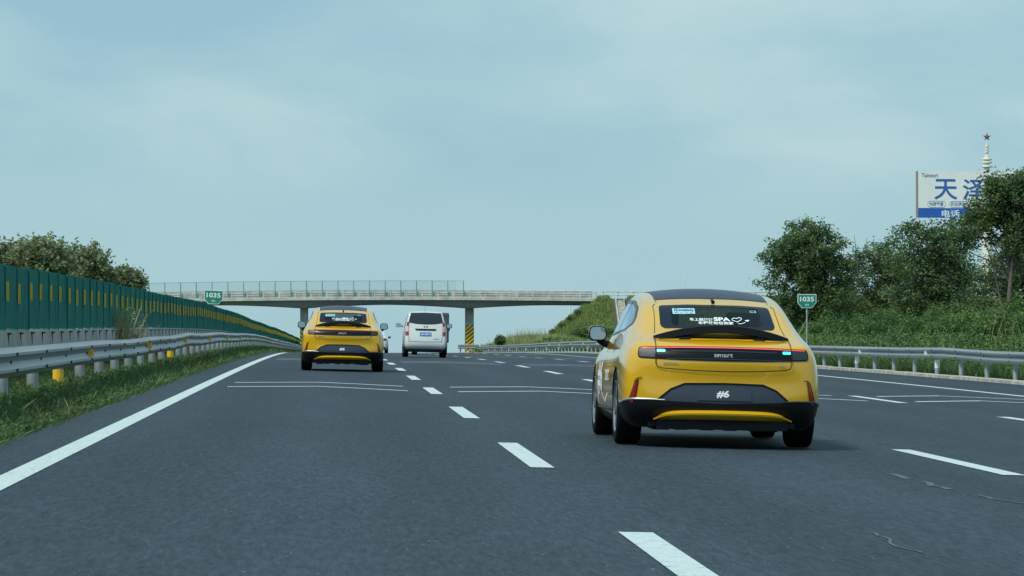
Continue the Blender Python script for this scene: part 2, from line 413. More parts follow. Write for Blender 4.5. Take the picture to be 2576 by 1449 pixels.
def grid_obj(name, xs, ys, zf, m, **k):
    XX, YY = np.meshgrid(xs, ys); ZZ = zf(XX, YY); V = np.stack([XX.ravel(), YY.ravel(), ZZ.ravel()], 1)
    nx, ny = len(xs), len(ys); i = np.arange(nx - 1)[None, :] + (np.arange(ny - 1) * nx)[:, None]; i = i.ravel()
    F = np.stack([i, i + 1, i + nx + 1, i + nx], 1)
    return mobj(name, fast_mesh(name, V, F), m, smooth=True, **k)
grid_obj('ground', xs, ys, terrain_z, M['soil'], kind='structure')
ry = nlin([(-30, 480, 170), (480, 900, 20)])
grid_obj('road', np.array([-2.9, -1, 1, 3, 5, 7, 9, 11, 13, 15, 16.62]), ry, lambda X, Y: zr(X, Y), M['asphalt'], kind='structure')
def ribbon(mb, pts, w, up=.005, mi=0, vert=False):
    """pts (x,y) polyline on the road; w width across X (or across Y when vert)"""
    vs = []
    for x, y in pts:
        for s in (-.5, .5):
            X, Y = (x, y + s * w) if vert else (x + s * w, y)
            vs.append((X, Y, zroad(X, Y) + up))
    mb.add(vs, [(2 * i, 2 * i + 1, 2 * i + 3, 2 * i + 2) for i in range(len(pts) - 1)], mi)
W_L = 3.849; X0 = -2.205
em = MB()
for x, w in ((X0, .20), (X0 + 4 * W_L, .20)):
    ribbon(em, [(x, y) for y in np.arange(-20, 700, 3)], w)
flat_mesh(em, 'edge_lines', M['paint'], kind='structure')
dm = MB()
for li, off in ((1, 20.09), (2, 20.56), (3, 21.2)):
    x = X0 + li * W_L
    for n in range(-2, 34):
        e = off + 15 * n
        ribbon(dm, [(x, y) for y in np.linspace(e - 6, e, 5)], .19)
flat_mesh(dm, 'lane_dashes', M['paint'], kind='structure')
cm = MB()
for base in (61.4, 112.0, 162.0, 212.0):
    for k in (0, 4.45):
        for ln in range(4):
            xa, xb = X0 + ln * W_L + .42, X0 + (ln + 1) * W_L - .42
            xm = (xa + xb) / 2
            pts = [(xa, base + k + .15), ((xa + xm) / 2, base + k + 1.35), (xm, base + k + 2.45), ((xb + xm) / 2, base + k + 1.35), (xb, base + k - .05)]
            ribbon(cm, pts, .42, vert=True)
flat_mesh(cm, 'distance_chevrons', M['paint'], kind='structure')
# scuff marks and hairline cracks in lane three
sc = MB()
def scuff(p, w=.05):
    pts = []
    for (px, py), (qx, qy) in zip(p[:-1], p[1:]):
        for t in np.linspace(0, 1, 4, endpoint=False): pts.append((px + (qx - px) * t, py + (qy - py) * t))
    pts.append(p[-1])
    q = []
    for px, py in pts:
        # intersect the photo ray with the road plane
        lo, hi = 5., 170.
        for _ in range(40):
            m_ = (lo + hi) / 2; P = at(px, py, m_)
            if P.z > zroad(P.x, P.y): lo = m_
            else: hi = m_
        q.append((P.x + random.uniform(-.02, .02), P.y + random.uniform(-.05, .05)))
    ribbon(sc, q, w, up=.004)
scuff([(2235, 1192), (2262, 1196), (2285, 1206)], .07); scuff([(2320, 1212), (2350, 1222), (2390, 1232)], .06)
scuff([(2335, 1222), (2365, 1226)], .08); scuff([(2460, 1247), (2500, 1256), (2576, 1268)], .035)
scuff([(2190, 1340), (2225, 1352), (2258, 1375), (2330, 1392)], .02)
flat_mesh(sc, 'road_scuffs', mat('scuff', (.072, .098, .115), .8), kind='structure')
# kerb under the right guardrail
kb = MB()
yk = list(np.arange(20, 440, 2.0))
for y in yk:
    x = 16.66; z0, z1 = zroad(16.6, y), zroad(16.6, y + 1.96)
    j = random.uniform(-.012, .012)
    kb.add([(x + a, yy, zz + h + j) for yy, zz in ((y, z0), (y + 1.97, z1)) for a, h in ((-.03, -.1), (-.03, .09), (.17, .10), (.17, -.1))],
           [(0, 1, 5, 4), (1, 2, 6, 5), (2, 3, 7, 6), (0, 3, 2, 1), (4, 5, 6, 7)])
kb.build('kerb', M['kerb'], kind='structure')

# ------------------------------------------------------------------ guardrails
def w_profile():
    # (outwards toward the road, height) of a W beam 0.31 m tall
    return [(0, .0), (.02, .0), (.035, .02), (.083, .055), (.083, .085), (.035, .125), (.012, .155), (.035, .185), (.083, .225), (.083, .255), (.035, .29), (.02, .31), (0, .31)]
def guardrail(name, x, side, y0, y1, post0, top, refl0, refl_step, refl_mat, wrap0, wrap_step, wrap_mat, label, post_low=.30):
    g = empty(name, (x, y0, zroad(x, y0)), label=label, cat='guardrail', group='steel guardrails along the motorway')
    P = w_profile(); n = len(P); vs = []; fs = []
    yy = np.arange(y0, y1, 1.0); rr = np.random.default_rng(3)
    wob = np.interp(yy, np.arange(y0, y1 + 8, 8), rr.normal(0, .012, len(np.arange(y0, y1 + 8, 8))))
    if side < 0: wob += .03 * np.exp(-((yy - 108) / 9) ** 2)
    ox, oy, oz = g.location
    for y, w in zip(yy, wob):
        zb = zroad(x, y) + top - .31 + w
        for a, h in P: vs.append((x - side * a - ox + w * .4, y - oy, zb + h - oz))
    for i in range(len(yy) - 1):
        for k in range(n - 1): fs.append((i * n + k, i * n + k + 1, (i + 1) * n + k + 1, (i + 1) * n + k))
    bm_ = MB(); bm_.add(vs, fs)
    # splice laps and bolts every post
    posts = np.arange(post0, y1, 4.0)
    for y in posts:
        zb = zroad(x, y) + top - .31 + float(np.interp(y, yy, wob)) - oz
        if y < 190:
            for a, h in ((.088, .07), (.088, .24), (.018, .155)):
                bm_.box(x - side * a - .012 - ox, x - side * a + .012 - ox, y - .03 - oy, y + .03 - oy, zb + h - .017, zb + h + .017, 1)
    o = bm_.build('beam', [M['zinc'], M['rim_dark']], g)
    o.data.polygons.foreach_set('use_smooth', [True] * len(o.data.polygons))
    try: o.data.set_sharp_from_angle(angle=R(50))
    except Exception: pass
    pm = MB(); pm.lathe([(.001, -.3), (.068, -.3), (.068, top - .06), (.001, top - .06)], 12, 'z'); pm.box(-side * .07 - .02, -side * .07 + .02, -.06, .06, top - .27, top - .04)
    pme = pm.mesh('post'); pme.polygons.foreach_set('use_smooth', [True] * len(pme.polygons))
    try: pme.set_sharp_from_angle(angle=R(40))
    except Exception: pass
    wm = MB(); wm.lathe([(.0695, .0), (.0725, .0), (.0725, .235), (.0695, .235)], 12, 'z'); wme = wm.mesh('wrap')
    first = True
    for k, y in enumerate(posts[:98]):
        p = bpy.data.objects.new('post', pme); COL.objects.link(p); p.parent = g
        if k == 0: pme.materials.append(M['zinc_post']); wme.materials.append(wrap_mat)
        xx = x + side * .08
        p.location = (xx - ox, y - oy, zroad(x, y) - oz)
        p.rotation_euler = (random.gauss(0, .01), random.gauss(0, .012), random.random())
        if (round((y - wrap0) / 4.0)) % wrap_step == 0 and (side > 0 or y < 90):
            w = bpy.data.objects.new('reflective_sleeve', wme); COL.objects.link(w); w.parent = p; w.location = (0, 0, post_low - (.0 if side > 0 else .02))
    rm = MB(); rm.prism([(-.0, -.055), (.085, -.04), (.085, .04), (0, .055)], -.006, .006, 'y')
    rme = rm.mesh('reflector'); rme.materials.append(refl_mat)
    y = refl0; 
    while y < min(y1, 300):
        r_ = bpy.data.objects.new('delineator', rme); COL.objects.link(r_); r_.parent = g
        zb = zroad(x, y) + top - .31 + .155 + float(np.interp(y, yy, wob))
        r_.location = (x - side * .015 - ox, y - oy, zb - oz)
        if side > 0: r_.scale = (-1.0, 1, 1)
        r_.scale = (r_.scale[0] * 1.15, 1, 1.25)
        y += refl_step
    return g
guardrail('guardrail', -3.44, -1, 14, 470, 19.2, .775, 51.2, 16.2, M['yellow_refl'], 47.2, 8, M['yellow_refl'], 'silver guardrail on the grassy median left of the road, below the green panels', .22)
guardrail('guardrail', 16.95, 1, 30, 445, 31.5, .80, 117.6 - 13.0, 13.2, M['white'], 103.5, 4, M['white'], 'silver guardrail along the right shoulder in front of the bushes', .25)

# bull-nosed rail round the pier on the right
bn = empty('pier_guardrail', (16.2, 440, zroad(15, 440)), label='short bull nosed guardrail wrapped round the foot of the right bridge pier', cat='guardrail')
P = w_profile(); vs = []; fs = []; path = []
for t in np.linspace(-90, 90, 13): path.append((-1.15 + -.30 * math.cos(R(t)), -.9 + .55 * math.sin(R(t)) , (-math.cos(R(t)), math.sin(R(t)))))
path = [(1.0, -1.55, (0, -1)), (.2, -1.52, (0, -1))] + path + [(.2, .6, (0, 1)), (1.1, .9, (0, 1))]
for (x, y, nrm) in path:
    for a, h in P: vs.append((x + nrm[0] * a, y + nrm[1] * a * 1.0, .55 + h * 1.6))
for i in range(len(path) - 1):
    for k in range(len(P) - 1): fs.append((i * len(P) + k, i * len(P) + k + 1, (i + 1) * len(P) + k + 1, (i + 1) * len(P) + k))
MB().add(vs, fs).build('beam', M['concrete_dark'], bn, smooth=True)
for x, y in ((-1.2, -1.0), (-.2, -1.42), (.9, -1.45), (.2, .5)):
    MB().box(x - .08, x + .08, y - .05, y + .05, -.3, .95).build('post', M['zinc_post'], bn)

# ------------------------------------------------------------------ median barrier and glare panels
BX = -4.8
cb = empty('concrete_barrier', (BX, 20, zroad(BX, 20)), label='low grey concrete median wall under the green panels', cat='barrier')
m = MB(); ox, oy, oz = cb.location
for y in np.arange(20, 520, 2.06):
    z0, z1 = zroad(BX, y) - oz, zroad(BX, y + 2.03) - oz
    sec = [(.30, -.2), (.30, .12), (.16, .30), (.10, .885 + random.uniform(-.006, .006)), (-.10, .885), (-.16, .3), (-.3, .12), (-.3, -.2)]
    vs = [(a, y - oy, z0 + h) for a, h in sec] + [(a, y + 2.035 - oy, z1 + h) for a, h in sec]; n = len(sec)
    m.add(vs, [(i, i + 1, n + i + 1, n + i) for i in range(n - 1)] + [tuple(range(n))[::-1], tuple(range(n, 2 * n))])
m.build('wall', M['concrete'], cb)
m = MB()
for y in np.arange(20.3, 260, 2.06):
    z0 = zroad(BX, y) - oz
    m.box(.10, .125, y - .012 - oy, y + .012 - oy, z0 + .60, z0 + .85); m.box(.10, .16, y - .06 - oy, y + .03 - oy, z0 + .83, z0 + .855)
m.build('bracket', M['rim_dark'], cb, kind='stuff')
gp = empty('glare_screen', (BX, 20, zroad(BX, 20) + .89), label='long dark green anti glare screen with a row of yellow reflector strips', cat='glare screen')
ox, oy, oz = gp.location; m = MB(); pitch = 2.06; Ys = np.arange(20.6, 520, pitch)
fin = []
for i, y in enumerate(Ys):
    zb = zroad(BX, y) + .905 - oz + random.gauss(0, .006); dzp = zroad(BX, y + pitch) - zroad(BX, y); h = .94 + (.02 * math.sin(y * .11)) + (max(0, min(y, 320) - 150) * .0012)
    t = random.gauss(0, .006)
    # panel: trough section, leaning outwards at its leading edge
    sec = [(.050, 0), (.053, .12), (.036, .45), (.026, .9), (.030, 1.35), (.042, 1.75), (.048, pitch - .02)]
    vs = [(a + t, y + b - oy, zb + dzp * b / pitch) for a, b in sec] + [(a + t * .4 - .02, y + b - oy, zb + dzp * b / pitch + h) for a, b in sec]
    n = len(sec)
    m.add(vs, [(k, k + 1, n + k + 1, n + k) for k in range(n - 1)])
    m.add([(a - .02, b, c) for a, b, c in vs], [(k, n + k, n + k + 1, k + 1) for k in range(n - 1)])
    m.box(-.06 + t, .054 + t, y - .03 - oy, y + .03 - oy, zb - .02, zb + h)
    fin.append((t, y - .034 - oy, zb + h))
m.build('panels', M['green'], gp, smooth=True)
def strip_mesh(lst, name, **k):
    q = MB()
    for t, y, zt in lst: q.box(.062 + t, .096 + t, y - .012, y + .003, zt - .53, zt - .245)
    return q
base = strip_mesh([(0, 0, 0)], 'yellow_strip').mesh('yellow_strip'); base.materials.append(M['yellow_refl'])
vis = [f for f in fin if f[1] + oy > 50]
for t, y, zt in vis[:100]:
    o = bpy.data.objects.new('yellow_strip', base); COL.objects.link(o); o.parent = gp; o.location = (t, y, zt); o.rotation_euler = (0, random.gauss(0, .01), 0)
    o.scale = (1, 1, random.uniform(.93, 1.05))
flat = strip_mesh(vis[100:], 'y'); o = flat.build('yellow_strip', M['yellow_refl'], gp, kind='stuff')

# ------------------------------------------------------------------ kilometre signs
def km_sign(loc, zbot, ztop, w, pole_to, label, tilt=0.):
    g = empty('kilometre_sign', loc, (0, 0, -.05), label=label, cat='road sign', group='green kilometre signs')
    h = ztop - zbot; zc = 0
    def poly(s): return [(-.50 * w * s, h * (.5) * s if s == 1 else h * .5 - (1 - s) * w * .5), (.50 * w * s, h * .5 if s == 1 else h * .5 - (1 - s) * w * .5), (.50 * w * s, -h * .12), (.27 * w * s, -h * .5 * (1 if s == 1 else s * .97)), (-.27 * w * s, -h * .5 * (1 if s == 1 else s * .97)), (-.50 * w * s, -h * .12)]
    mt = Matrix.Translation((0, 0, zbot + h / 2)) @ Matrix.Rotation(tilt, 4, 'Y')
    MB().prism(poly(1), 0, .02, 'y', mat=mt).build('white_border', M['white'], g)
    MB().prism(poly(.93), -.006, -.0005, 'y', mat=mt).build('sign_face', M['green_sign'], g)
    q = MB(); ux = mt.to_3x3() @ Vector((1, 0, 0)); uz = mt.to_3x3() @ Vector((0, 0, 1))
    text_on_plane(q, '1035', 1, mt @ Vector((0, -.010, h * .14)), ux, uz, weight=.022, fit=(w * .74, h * .34))
    text_on_plane(q, '01', 1, mt @ Vector((0, -.010, -h * .27)), ux, uz, weight=.01, fit=(w * .17, h * .15))
    flat_mesh(q, 'numerals', M['white_letter'], g)
    MB().tube([(0, .05, pole_to), (0, .05, zbot + h * .8)], .028, 10).build('pole', M['zinc_post'], g, smooth=True)
p = at(2030, 757, 134.3); zg = zroad(16.9, 134)
km_sign((p.x, 134.3, zg), at(2030, 774.8, 134.3).z - zg, at(2030, 740, 134.3).z - zg, .69, -.3, 'green kilometre sign reading 1035 on a pole among the bushes behind the right guardrail')
p = at(537, 747, 147.0)
km_sign((p.x, 147.0, p.z), at(537, 765, 147).z - p.z, at(537, 730, 147).z - p.z, .755, -.9, 'green kilometre sign reading 1035 on top of the green screen left of the bridge pier', R(2.5))

# ------------------------------------------------------------------ overpass
BY = 456.0
bz = lambda px, py: at(px, py, BY).z
br = empty('overpass_bridge', (0, BY, 0), label='grey concrete overpass bridge with haunched girder crossing the whole road', cat='bridge')
def camber(X): return -.0 - .00030 * (X - 10) ** 2
cols = [-25.5, -3.78, 16.85, 37.5]
bx = np.arange(-46, 33.1, .5)
def soffit(X):
    base = bz(1013, 764.8) + camber(X) * .5
    d = min(abs(X - c) for c in cols)
    sp = 10.3; t = min(d / sp, 1)
    if X > 27: return base
    return base - .46 * (1 - t) ** 1.6
vs = []; fs = []
for x in bx:
    zt = bz(1060, 754.5) + camber(x); zs = soffit(x)
    vs += [(x, -0.0 + .35, zt), (x, .85, zs), (x, 8.0, zs), (x, 8.6, zt)]
n = len(bx)
for i in range(n - 1):
    a, b = 4 * i, 4 * i + 4
    fs += [(a, a + 1, b + 1, b), (a + 1, a + 2, b + 2, b + 1), (a + 2, a + 3, b + 3, b + 2)]
fs += [(0, 3, 2, 1), (4 * n - 4, 4 * n - 3, 4 * n - 2, 4 * n - 1)]
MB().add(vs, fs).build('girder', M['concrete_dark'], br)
vs = []; fs = []
for x in bx:
    zt = bz(1060, 754.5) + camber(x); hf = bz(1060, 747.3) - bz(1060, 754.5)
    vs += [(x, 0, zt), (x, -.02, zt + hf), (x, 9, zt + hf), (x, 9, zt - .02), (x, .36, zt - .02)]
for i in range(n - 1):
    a, b = 5 * i, 5 * i + 5
    for k in range(5): fs.append((a + k, a + (k + 1) % 5, b + (k + 1) % 5, b + k))
fs += [(0, 1, 2, 3, 4), tuple(5 * n - 5 + k for k in (4, 3, 2, 1, 0))]
MB().add(vs, fs).build('deck', M['concrete_light'], br)
zd = lambda x: bz(1060, 747.3) + camber(x)
hr = bz(1000, 729.4) - bz(1060, 747.3)
def railing(yo, x0, x1, parent, zf=zd, y=0):
    q = MB()
    for f in (.32, .62, .97):
        pts = [(x, y + yo, zf(x) + hr * f) for x in np.arange(x0, x1, 1.0)]
        q.tube(pts, .055 if f < .9 else .07, 6)
    for x in np.arange(x0, x1, 1.96): q.box(x - .07, x + .07, y + yo - .05, y + yo + .05, zf(x) - .02, zf(x) + hr)
    return q
fence_x0, fence_x1 = at(335, 710, BY).x, at(1166, 706, BY).x
railing(.12, -46, 33, br).build('railing', M['concrete_light'], br)
railing(8.8, -46, 33, br).build('railing', M['concrete_light'], br)
# woven mesh infill of the parapet on both sides (translucent fine bars)
for yo in (.2, 8.7):
    q = MB()
    for x in np.arange(-46, 33, .22): q.box(x - .022, x + .022, yo - .006, yo + .006, zd(x) + .02, zd(x) + hr * .95)
    for f in np.arange(.1, .95, .14): q.tube([(x, yo, zd(x) + hr * f) for x in np.arange(-46, 33, 2.)], .022, 4)
    q.build('railing_infill', M['concrete_light'], br)
q = MB(); fz = lambda x: bz(1000, 706.3) + camber(x); yf = .05
xs_f = np.arange(fence_x0, fence_x1 + .01, (fence_x1 - fence_x0) / 21)
for x in xs_f: q.box(x - .055, x + .055, yf - .05, yf + .05, zd(x), fz(x) + .03)
q.tube([(x, yf, fz(x)) for x in xs_f], .022, 6)
for x in xs_f:
    for f in (.15, .4, .65): q.box(x, x + .32, yf - .03, yf + .03, zd(x) + hr * f, zd(x) + hr * f + .07)
q.build('fence_posts', M['green_metal'], br)
q = MB()
for x in np.arange(fence_x0, fence_x1, .16): q.box(x - .006, x + .006, yf - .004, yf + .004, zd(x) + hr, fz(x))
for f in np.arange(0.04, 1, .085): q.tube([(x, yf, zd(x) + hr + (fz(x) - zd(x) - hr) * f) for x in np.arange(fence_x0, fence_x1, 1.9)], .006, 4)
q.build('fence_mesh', M['green_metal'], br)
for i, (cx_, sm) in enumerate(((-3.78, 'stripe_l'), (16.85, 'stripe_r'), (-25.5, None))):
    zt = soffit(cx_) + .05; zb = zroad(min(cx_, 16), BY) - .5
    MB().box(cx_ - .49, cx_ + .49, 2.6, 6.2, zb, zt).build('pier', M['concrete'], br, bevel=.05)
    if sm:
        o = MB().box(-.505, .505, 2.585, 6.215, 0, at(1183, 817, BY).z - zb).build('hazard_sleeve', M[sm], br); o.location = (cx_, 0, zb)
        MB().box(cx_ - .8, cx_ + .8, 2.3, 6.5, zb, zroad(16, BY) + .12).build('pier_footing', M['yellow_refl'] if i == 1 else M['yellow_refl'], br)
ax0 = at(1474, 765, BY).x; ax1 = at(1497, 765, BY).x
MB().box(ax0 + .2, ax0 + .95, .6, 8.2, 4.5, soffit(33)).build('abutment_column', M['concrete_dark'], br)
MB().prism([(ax0 + 1.0, 4.5), (ax0 + 1.0, zd(33) - .45), (ax0 + 2.9, zd(33) - .45), (ax0 + 2.9, zd(33) - .02), (38, zd(33) - .02), (38, 4.5)], .3, 8.8, 'y').build('abutment', M['concrete_light'], br)
# rail that carries on along the embankment
er = empty('embankment_railing', (33.3, BY, zd(33)), label='pale post and rail fence on top of the embankment right of the bridge', cat='railing')
q = MB()
for x in np.arange(0, 40, 1.9): q.box(x - .09, x + .09, .0, .14, -.6, .95 - x * .004)
q.tube([(0, -.02, .85), (40, -.02, .70)], .07, 6); q.tube([(0, -.02, .45), (40, -.02, .3)], .06, 6)
q.build('rails', M['concrete_light'], er)
# stair/drain chute down the embankment face
st = empty('embankment_stairs', (35.2, 454, 8), label='pale concrete stairway running down the grassy embankment beside the abutment', cat='stairs')
q = MB(); sd = MB()
for k in range(26):
    y = -.2 - k * .42; z = -.35 - k * .245
    q.box(-.45, .45, y - .42, y, z - .4, z)
sd.prism([(-.1, -.55), (-.1, .05), (-11.2, -6.45), (-11.2, -7.0)], -.62, -.45, 'x'); sd.prism([(-.1, -.55), (-.1, .05), (-11.2, -6.45), (-11.2, -7.0)], .45, .55, 'x')
q.build('steps', M['kerb'], st); sd.build('side_walls', M['concrete'], st)

# ------------------------------------------------------------------ billboard, tower, poles
bb0 = at(2308, 547, 475); bb1z = at(2308, 430, 475).z; bw, bh = 18.2, bb1z - bb0.z
bb = empty('billboard', (bb0.x, 475, 0), (0, 0, R(7)), label='large white and blue roadside billboard with blue Chinese characters rising above the trees', cat='billboard')
MB().box(0, bw, .0, .75, bb0.z, bb0.z + bh).build('box_frame', M['board_edge'], bb)
MB().box(.12, bw, -.06, -.002, bb0.z + bh * .205, bb0.z + bh).build('white_face', M['board_white'], bb)
MB().box(.12, bw, -.06, -.002, bb0.z + .01, bb0.z + bh * .2045).build('blue_band', M['board_blue'], bb)
def bpos(u, v): return (u * bw, -.075, bb0.z + v * bh)
# u: fraction along the board; the part visible in the photo is the left 75 percent
pw = 1632 / 428 * 0 + 1
def cu(cx): return (cx - 105) * .1738 / 352.0
def cv(cy): return 1 - (cy - 640) * .1738 / 117.5
q = MB(); text_on_plane(q, 'Tainzori', 1, bpos(cu(288), cv(702)), (1, 0, 0), (0, 0, 1), weight=.012, fit=(bw * (cu(412) - cu(166)), .52))
text_on_plane(q, 'T', 1, bpos(cu(176), cv(700)), (1, 0, 0), (0, 0, 1), weight=.012, fit=(.9, 1.1), mi=1) if False else None
flat_mesh(q, 'small_lettering', M['ink_blue'], bb)
q = MB()
text_on_plane(q, '天', 1, bpos(cu(528), cv(905)), (1, 0, 0), (0, 0, 1), weight=.014, fit=(1.08 * bw * (cu(690) - cu(368)), bh * (cv(755) - cv(1055))))
text_on_plane(q, '泽', 1, bpos(cu(950), cv(905)), (1, 0, 0), (0, 0, 1), weight=.014, fit=(1.08 * bw * (cu(1110) - cu(795)), bh * (cv(750) - cv(1055))))
text_on_plane(q, '管', 1, bpos(cu(1370), cv(905)), (1, 0, 0), (0, 0, 1), weight=.014, fit=(1.08 * bw * (cu(690) - cu(368)), bh * (cv(750) - cv(1055))))
flat_mesh(q, 'large_characters', M['ink_blue'], bb)
q = MB()
text_on_plane(q, 'PE燃气管', 1, bpos(cu(387), cv(1120)), (1, 0, 0), (0, 0, 1), weight=.008, fit=(bw * (cu(490) - cu(285)), bh * .085))
text_on_plane(q, '农田灌溉', 1, bpos(cu(710), cv(1120)), (1, 0, 0), (0, 0, 1), weight=.008, fit=(bw * (cu(820) - cu(600)), bh * .085))
flat_mesh(q, 'caption_lettering', M['ink_blue'], bb)
q = MB(); text_on_plane(q, '电话', 1, bpos(cu(600), cv(1258)), (1, 0, 0), (0, 0, 1), weight=.022, fit=(bw * (cu(740) - cu(472)), bh * .165))
flat_mesh(q, 'white_characters', M['white_letter'], bb)
def pill(cx0, cx1, cy0, cy1):
    x0, z0, _ = bpos(cu(cx0), 0)[0], bpos(0, cv(cy1))[2], 0; x1, z1 = bpos(cu(cx1), 0)[0], bpos(0, cv(cy0))[2]
    r_ = (z1 - z0) / 2; pts = []
    for a in np.linspace(90, 270, 9): pts.append((x0 + r_ + r_ * math.cos(R(a)), -.08, z0 + r_ + r_ * math.sin(R(a))))
    for a in np.linspace(-90, 90, 9): pts.append((x1 - r_ + r_ * math.cos(R(a)), -.08, z0 + r_ + r_ * math.sin(R(a))))
    pts.append(pts[0]); return pts
q = MB()
for a in ((252, 522, 1072, 1162), (580, 860, 1072, 1162)): q.tube(pill(*a), .03, 4, cap=False)
q.build('caption_outline', mat('pale_line', (.45, .55, .62), .6), bb)
for x in (5.0, 13.5):
    MB().tube([(x, .9, 0), (x, .9, bb0.z + .2)], .42, 14).build('support_post', M['white'], bb, smooth=True)
# white tower with rings and a star
TY = 600.; tb = at(2484, 889, TY); tw = empty('tower', (tb.x, TY, 0), label='slim white tower with ring discs and a five pointed star behind the billboard', cat='tower')
tz = lambda py: at(2484, py, TY).z; k_ = TY / 9264.0
MB().lathe([(.95, 0), (.85, 8), (.72, tz(560)), (.45, tz(425)), (.3, tz(421))], 20).build('shaft', M['tower_white'], tw, smooth=True)
prof = []
q = MB()
for c_, r_, h_ in ((400.5, 12.5, 5), (408.5, 12.5, 5), (419, 12.5, 5.5)):
    z0, z1 = tz(c_ + h_ / 2), tz(c_ - h_ / 2); q.lathe([(.01, z0), (r_ * k_ * .9, z0), (r_ * k_, z0 + .08), (r_ * k_, z1 - .08), (r_ * k_ * .9, z1), (.01, z1)], 24)
q.lathe([(6.5 * k_, tz(430)), (6.5 * k_, tz(392)), (3 * k_, tz(391))], 16)
for z_ in (368, 374.5, 381.5):
    z0, z1 = tz(z_ + 2.4), tz(z_ - 2.4); q.lathe([(.01, z0), (5.4 * k_, z0), (5.4 * k_, z1), (.01, z1)], 20)
q.lathe([(3.2 * k_, tz(398)), (2.6 * k_, tz(382)), (2.6 * k_, tz(364))], 12)
q.build('ring_discs', M['tower_white'], tw, smooth=True)
MB().tube([(0, 0, tz(366)), (0, 0, tz(349))], .09, 8).build('mast', M['white'], tw)
sp_ = []
for i in range(10):
    a = R(90 + 36 * i); r_ = (11.5 if i % 2 == 0 else 4.6) * k_; sp_.append((r_ * math.cos(a), tz(344.5) + r_ * math.sin(a)))
ctr = len(sp_); q = MB(); q.add([(x, 0, z) for x, z in sp_] + [(0, -.22, tz(344.5)), (0, .22, tz(344.5))], [(i, (i + 1) % 10, 10) for i in range(10)] + [((i + 1) % 10, i, 11) for i in range(10)])
q.build('star', M['star'], tw)
def pole(px, ptop, Y, r, label, zb=0., m='white', lean=0.):
    a = at(px, ptop, Y); o = MB().tube([(0, 0, 0), (lean, 0, a.z - zb)], [r, r * .6], 8).build('pole', M[m], smooth=True, label=label, cat='pole'); o.location = (a.x - lean, Y, zb); return o
pole(1722, 668, 500, .10, 'tall thin pale pole rising behind the roof of the nearest yellow car')
pole(1434, 768, 478, .13, 'white pole seen under the right end of the bridge', zb=1.0)

# ------------------------------------------------------------------ vegetation
def leaf_quads(cen, size, asp, tone, up_bias=0., rng=RNG):
    n = len(cen)
    d = rng.normal(size=(n, 3)); d[:, 2] = d[:, 2] * .6 + up_bias; d /= np.linalg.norm(d, axis=1)[:, None]
    e = rng.normal(size=(n, 3)); e -= (e * d).sum(1)[:, None] * d; e /= np.linalg.norm(e, axis=1)[:, None]
    s = (size * rng.uniform(.6, 1.35, n))[:, None]
    a = d * s; b = e * s * asp
    V = np.stack([cen - a * .5, cen + b * .5 - a * .05, cen + a * .5, cen - b * .5 - a * .05], 1).reshape(-1, 3)
    F = np.arange(4 * n).reshape(n, 4)
    T = np.repeat(np.clip(tone, 0, 1), 4)
    return V, F, T
def leaf_obj(name, V, F, T, m, parent=None, **k):
    me = fast_mesh(name, V, F); at_ = me.attributes.new('tone', 'FLOAT', 'POINT'); at_.data.foreach_set('value', T.astype(np.float32))
    return mobj(name, me, m, parent, **k)
def crown_pts(ells, nclump, per, spread, rng, drop=.3):
    vol = np.array([e[3] * e[4] * e[5] for e in ells]); pr = vol ** .7; pr = pr / pr.sum()
    idx = rng.choice(len(ells), nclump, p=pr); E = np.array(ells)[idx]
    u = rng.normal(size=(nclump, 3)); u /= np.linalg.norm(u, axis=1)[:, None]
    r = rng.uniform(.35, 1.0, nclump) ** .55
    wob = rng.lognormal(0, .10, nclump) * 1.0 + .34 * np.sin(u[:, 0] * 5 + idx) * np.cos(u[:, 2] * 6 + idx * 2)
    cc = E[:, :3] + u * E[:, 3:6] * (r * wob)[:, None]
    tone_c = rng.normal(.42, .23, nclump)
    # arching fronds: leaves strung along short curved axes
    ax = u * .7 + rng.normal(size=(nclump, 3)) * .5; ax[:, 2] = ax[:, 2] * .5 + .15; ax /= np.linalg.norm(ax, axis=1)[:, None]
    t = rng.uniform(-.4, 1, (nclump, per)); P = cc[:, None, :] + ax[:, None, :] * (t * spread)[:, :, None]
    P[:, :, 2] -= drop * spread * np.maximum(t, 0) ** 2
    P += rng.normal(size=P.shape) * spread * .22
    T = (tone_c[:, None] + rng.normal(0, .14, (nclump, per)))
    return P.reshape(-1, 3), T.ravel(), cc
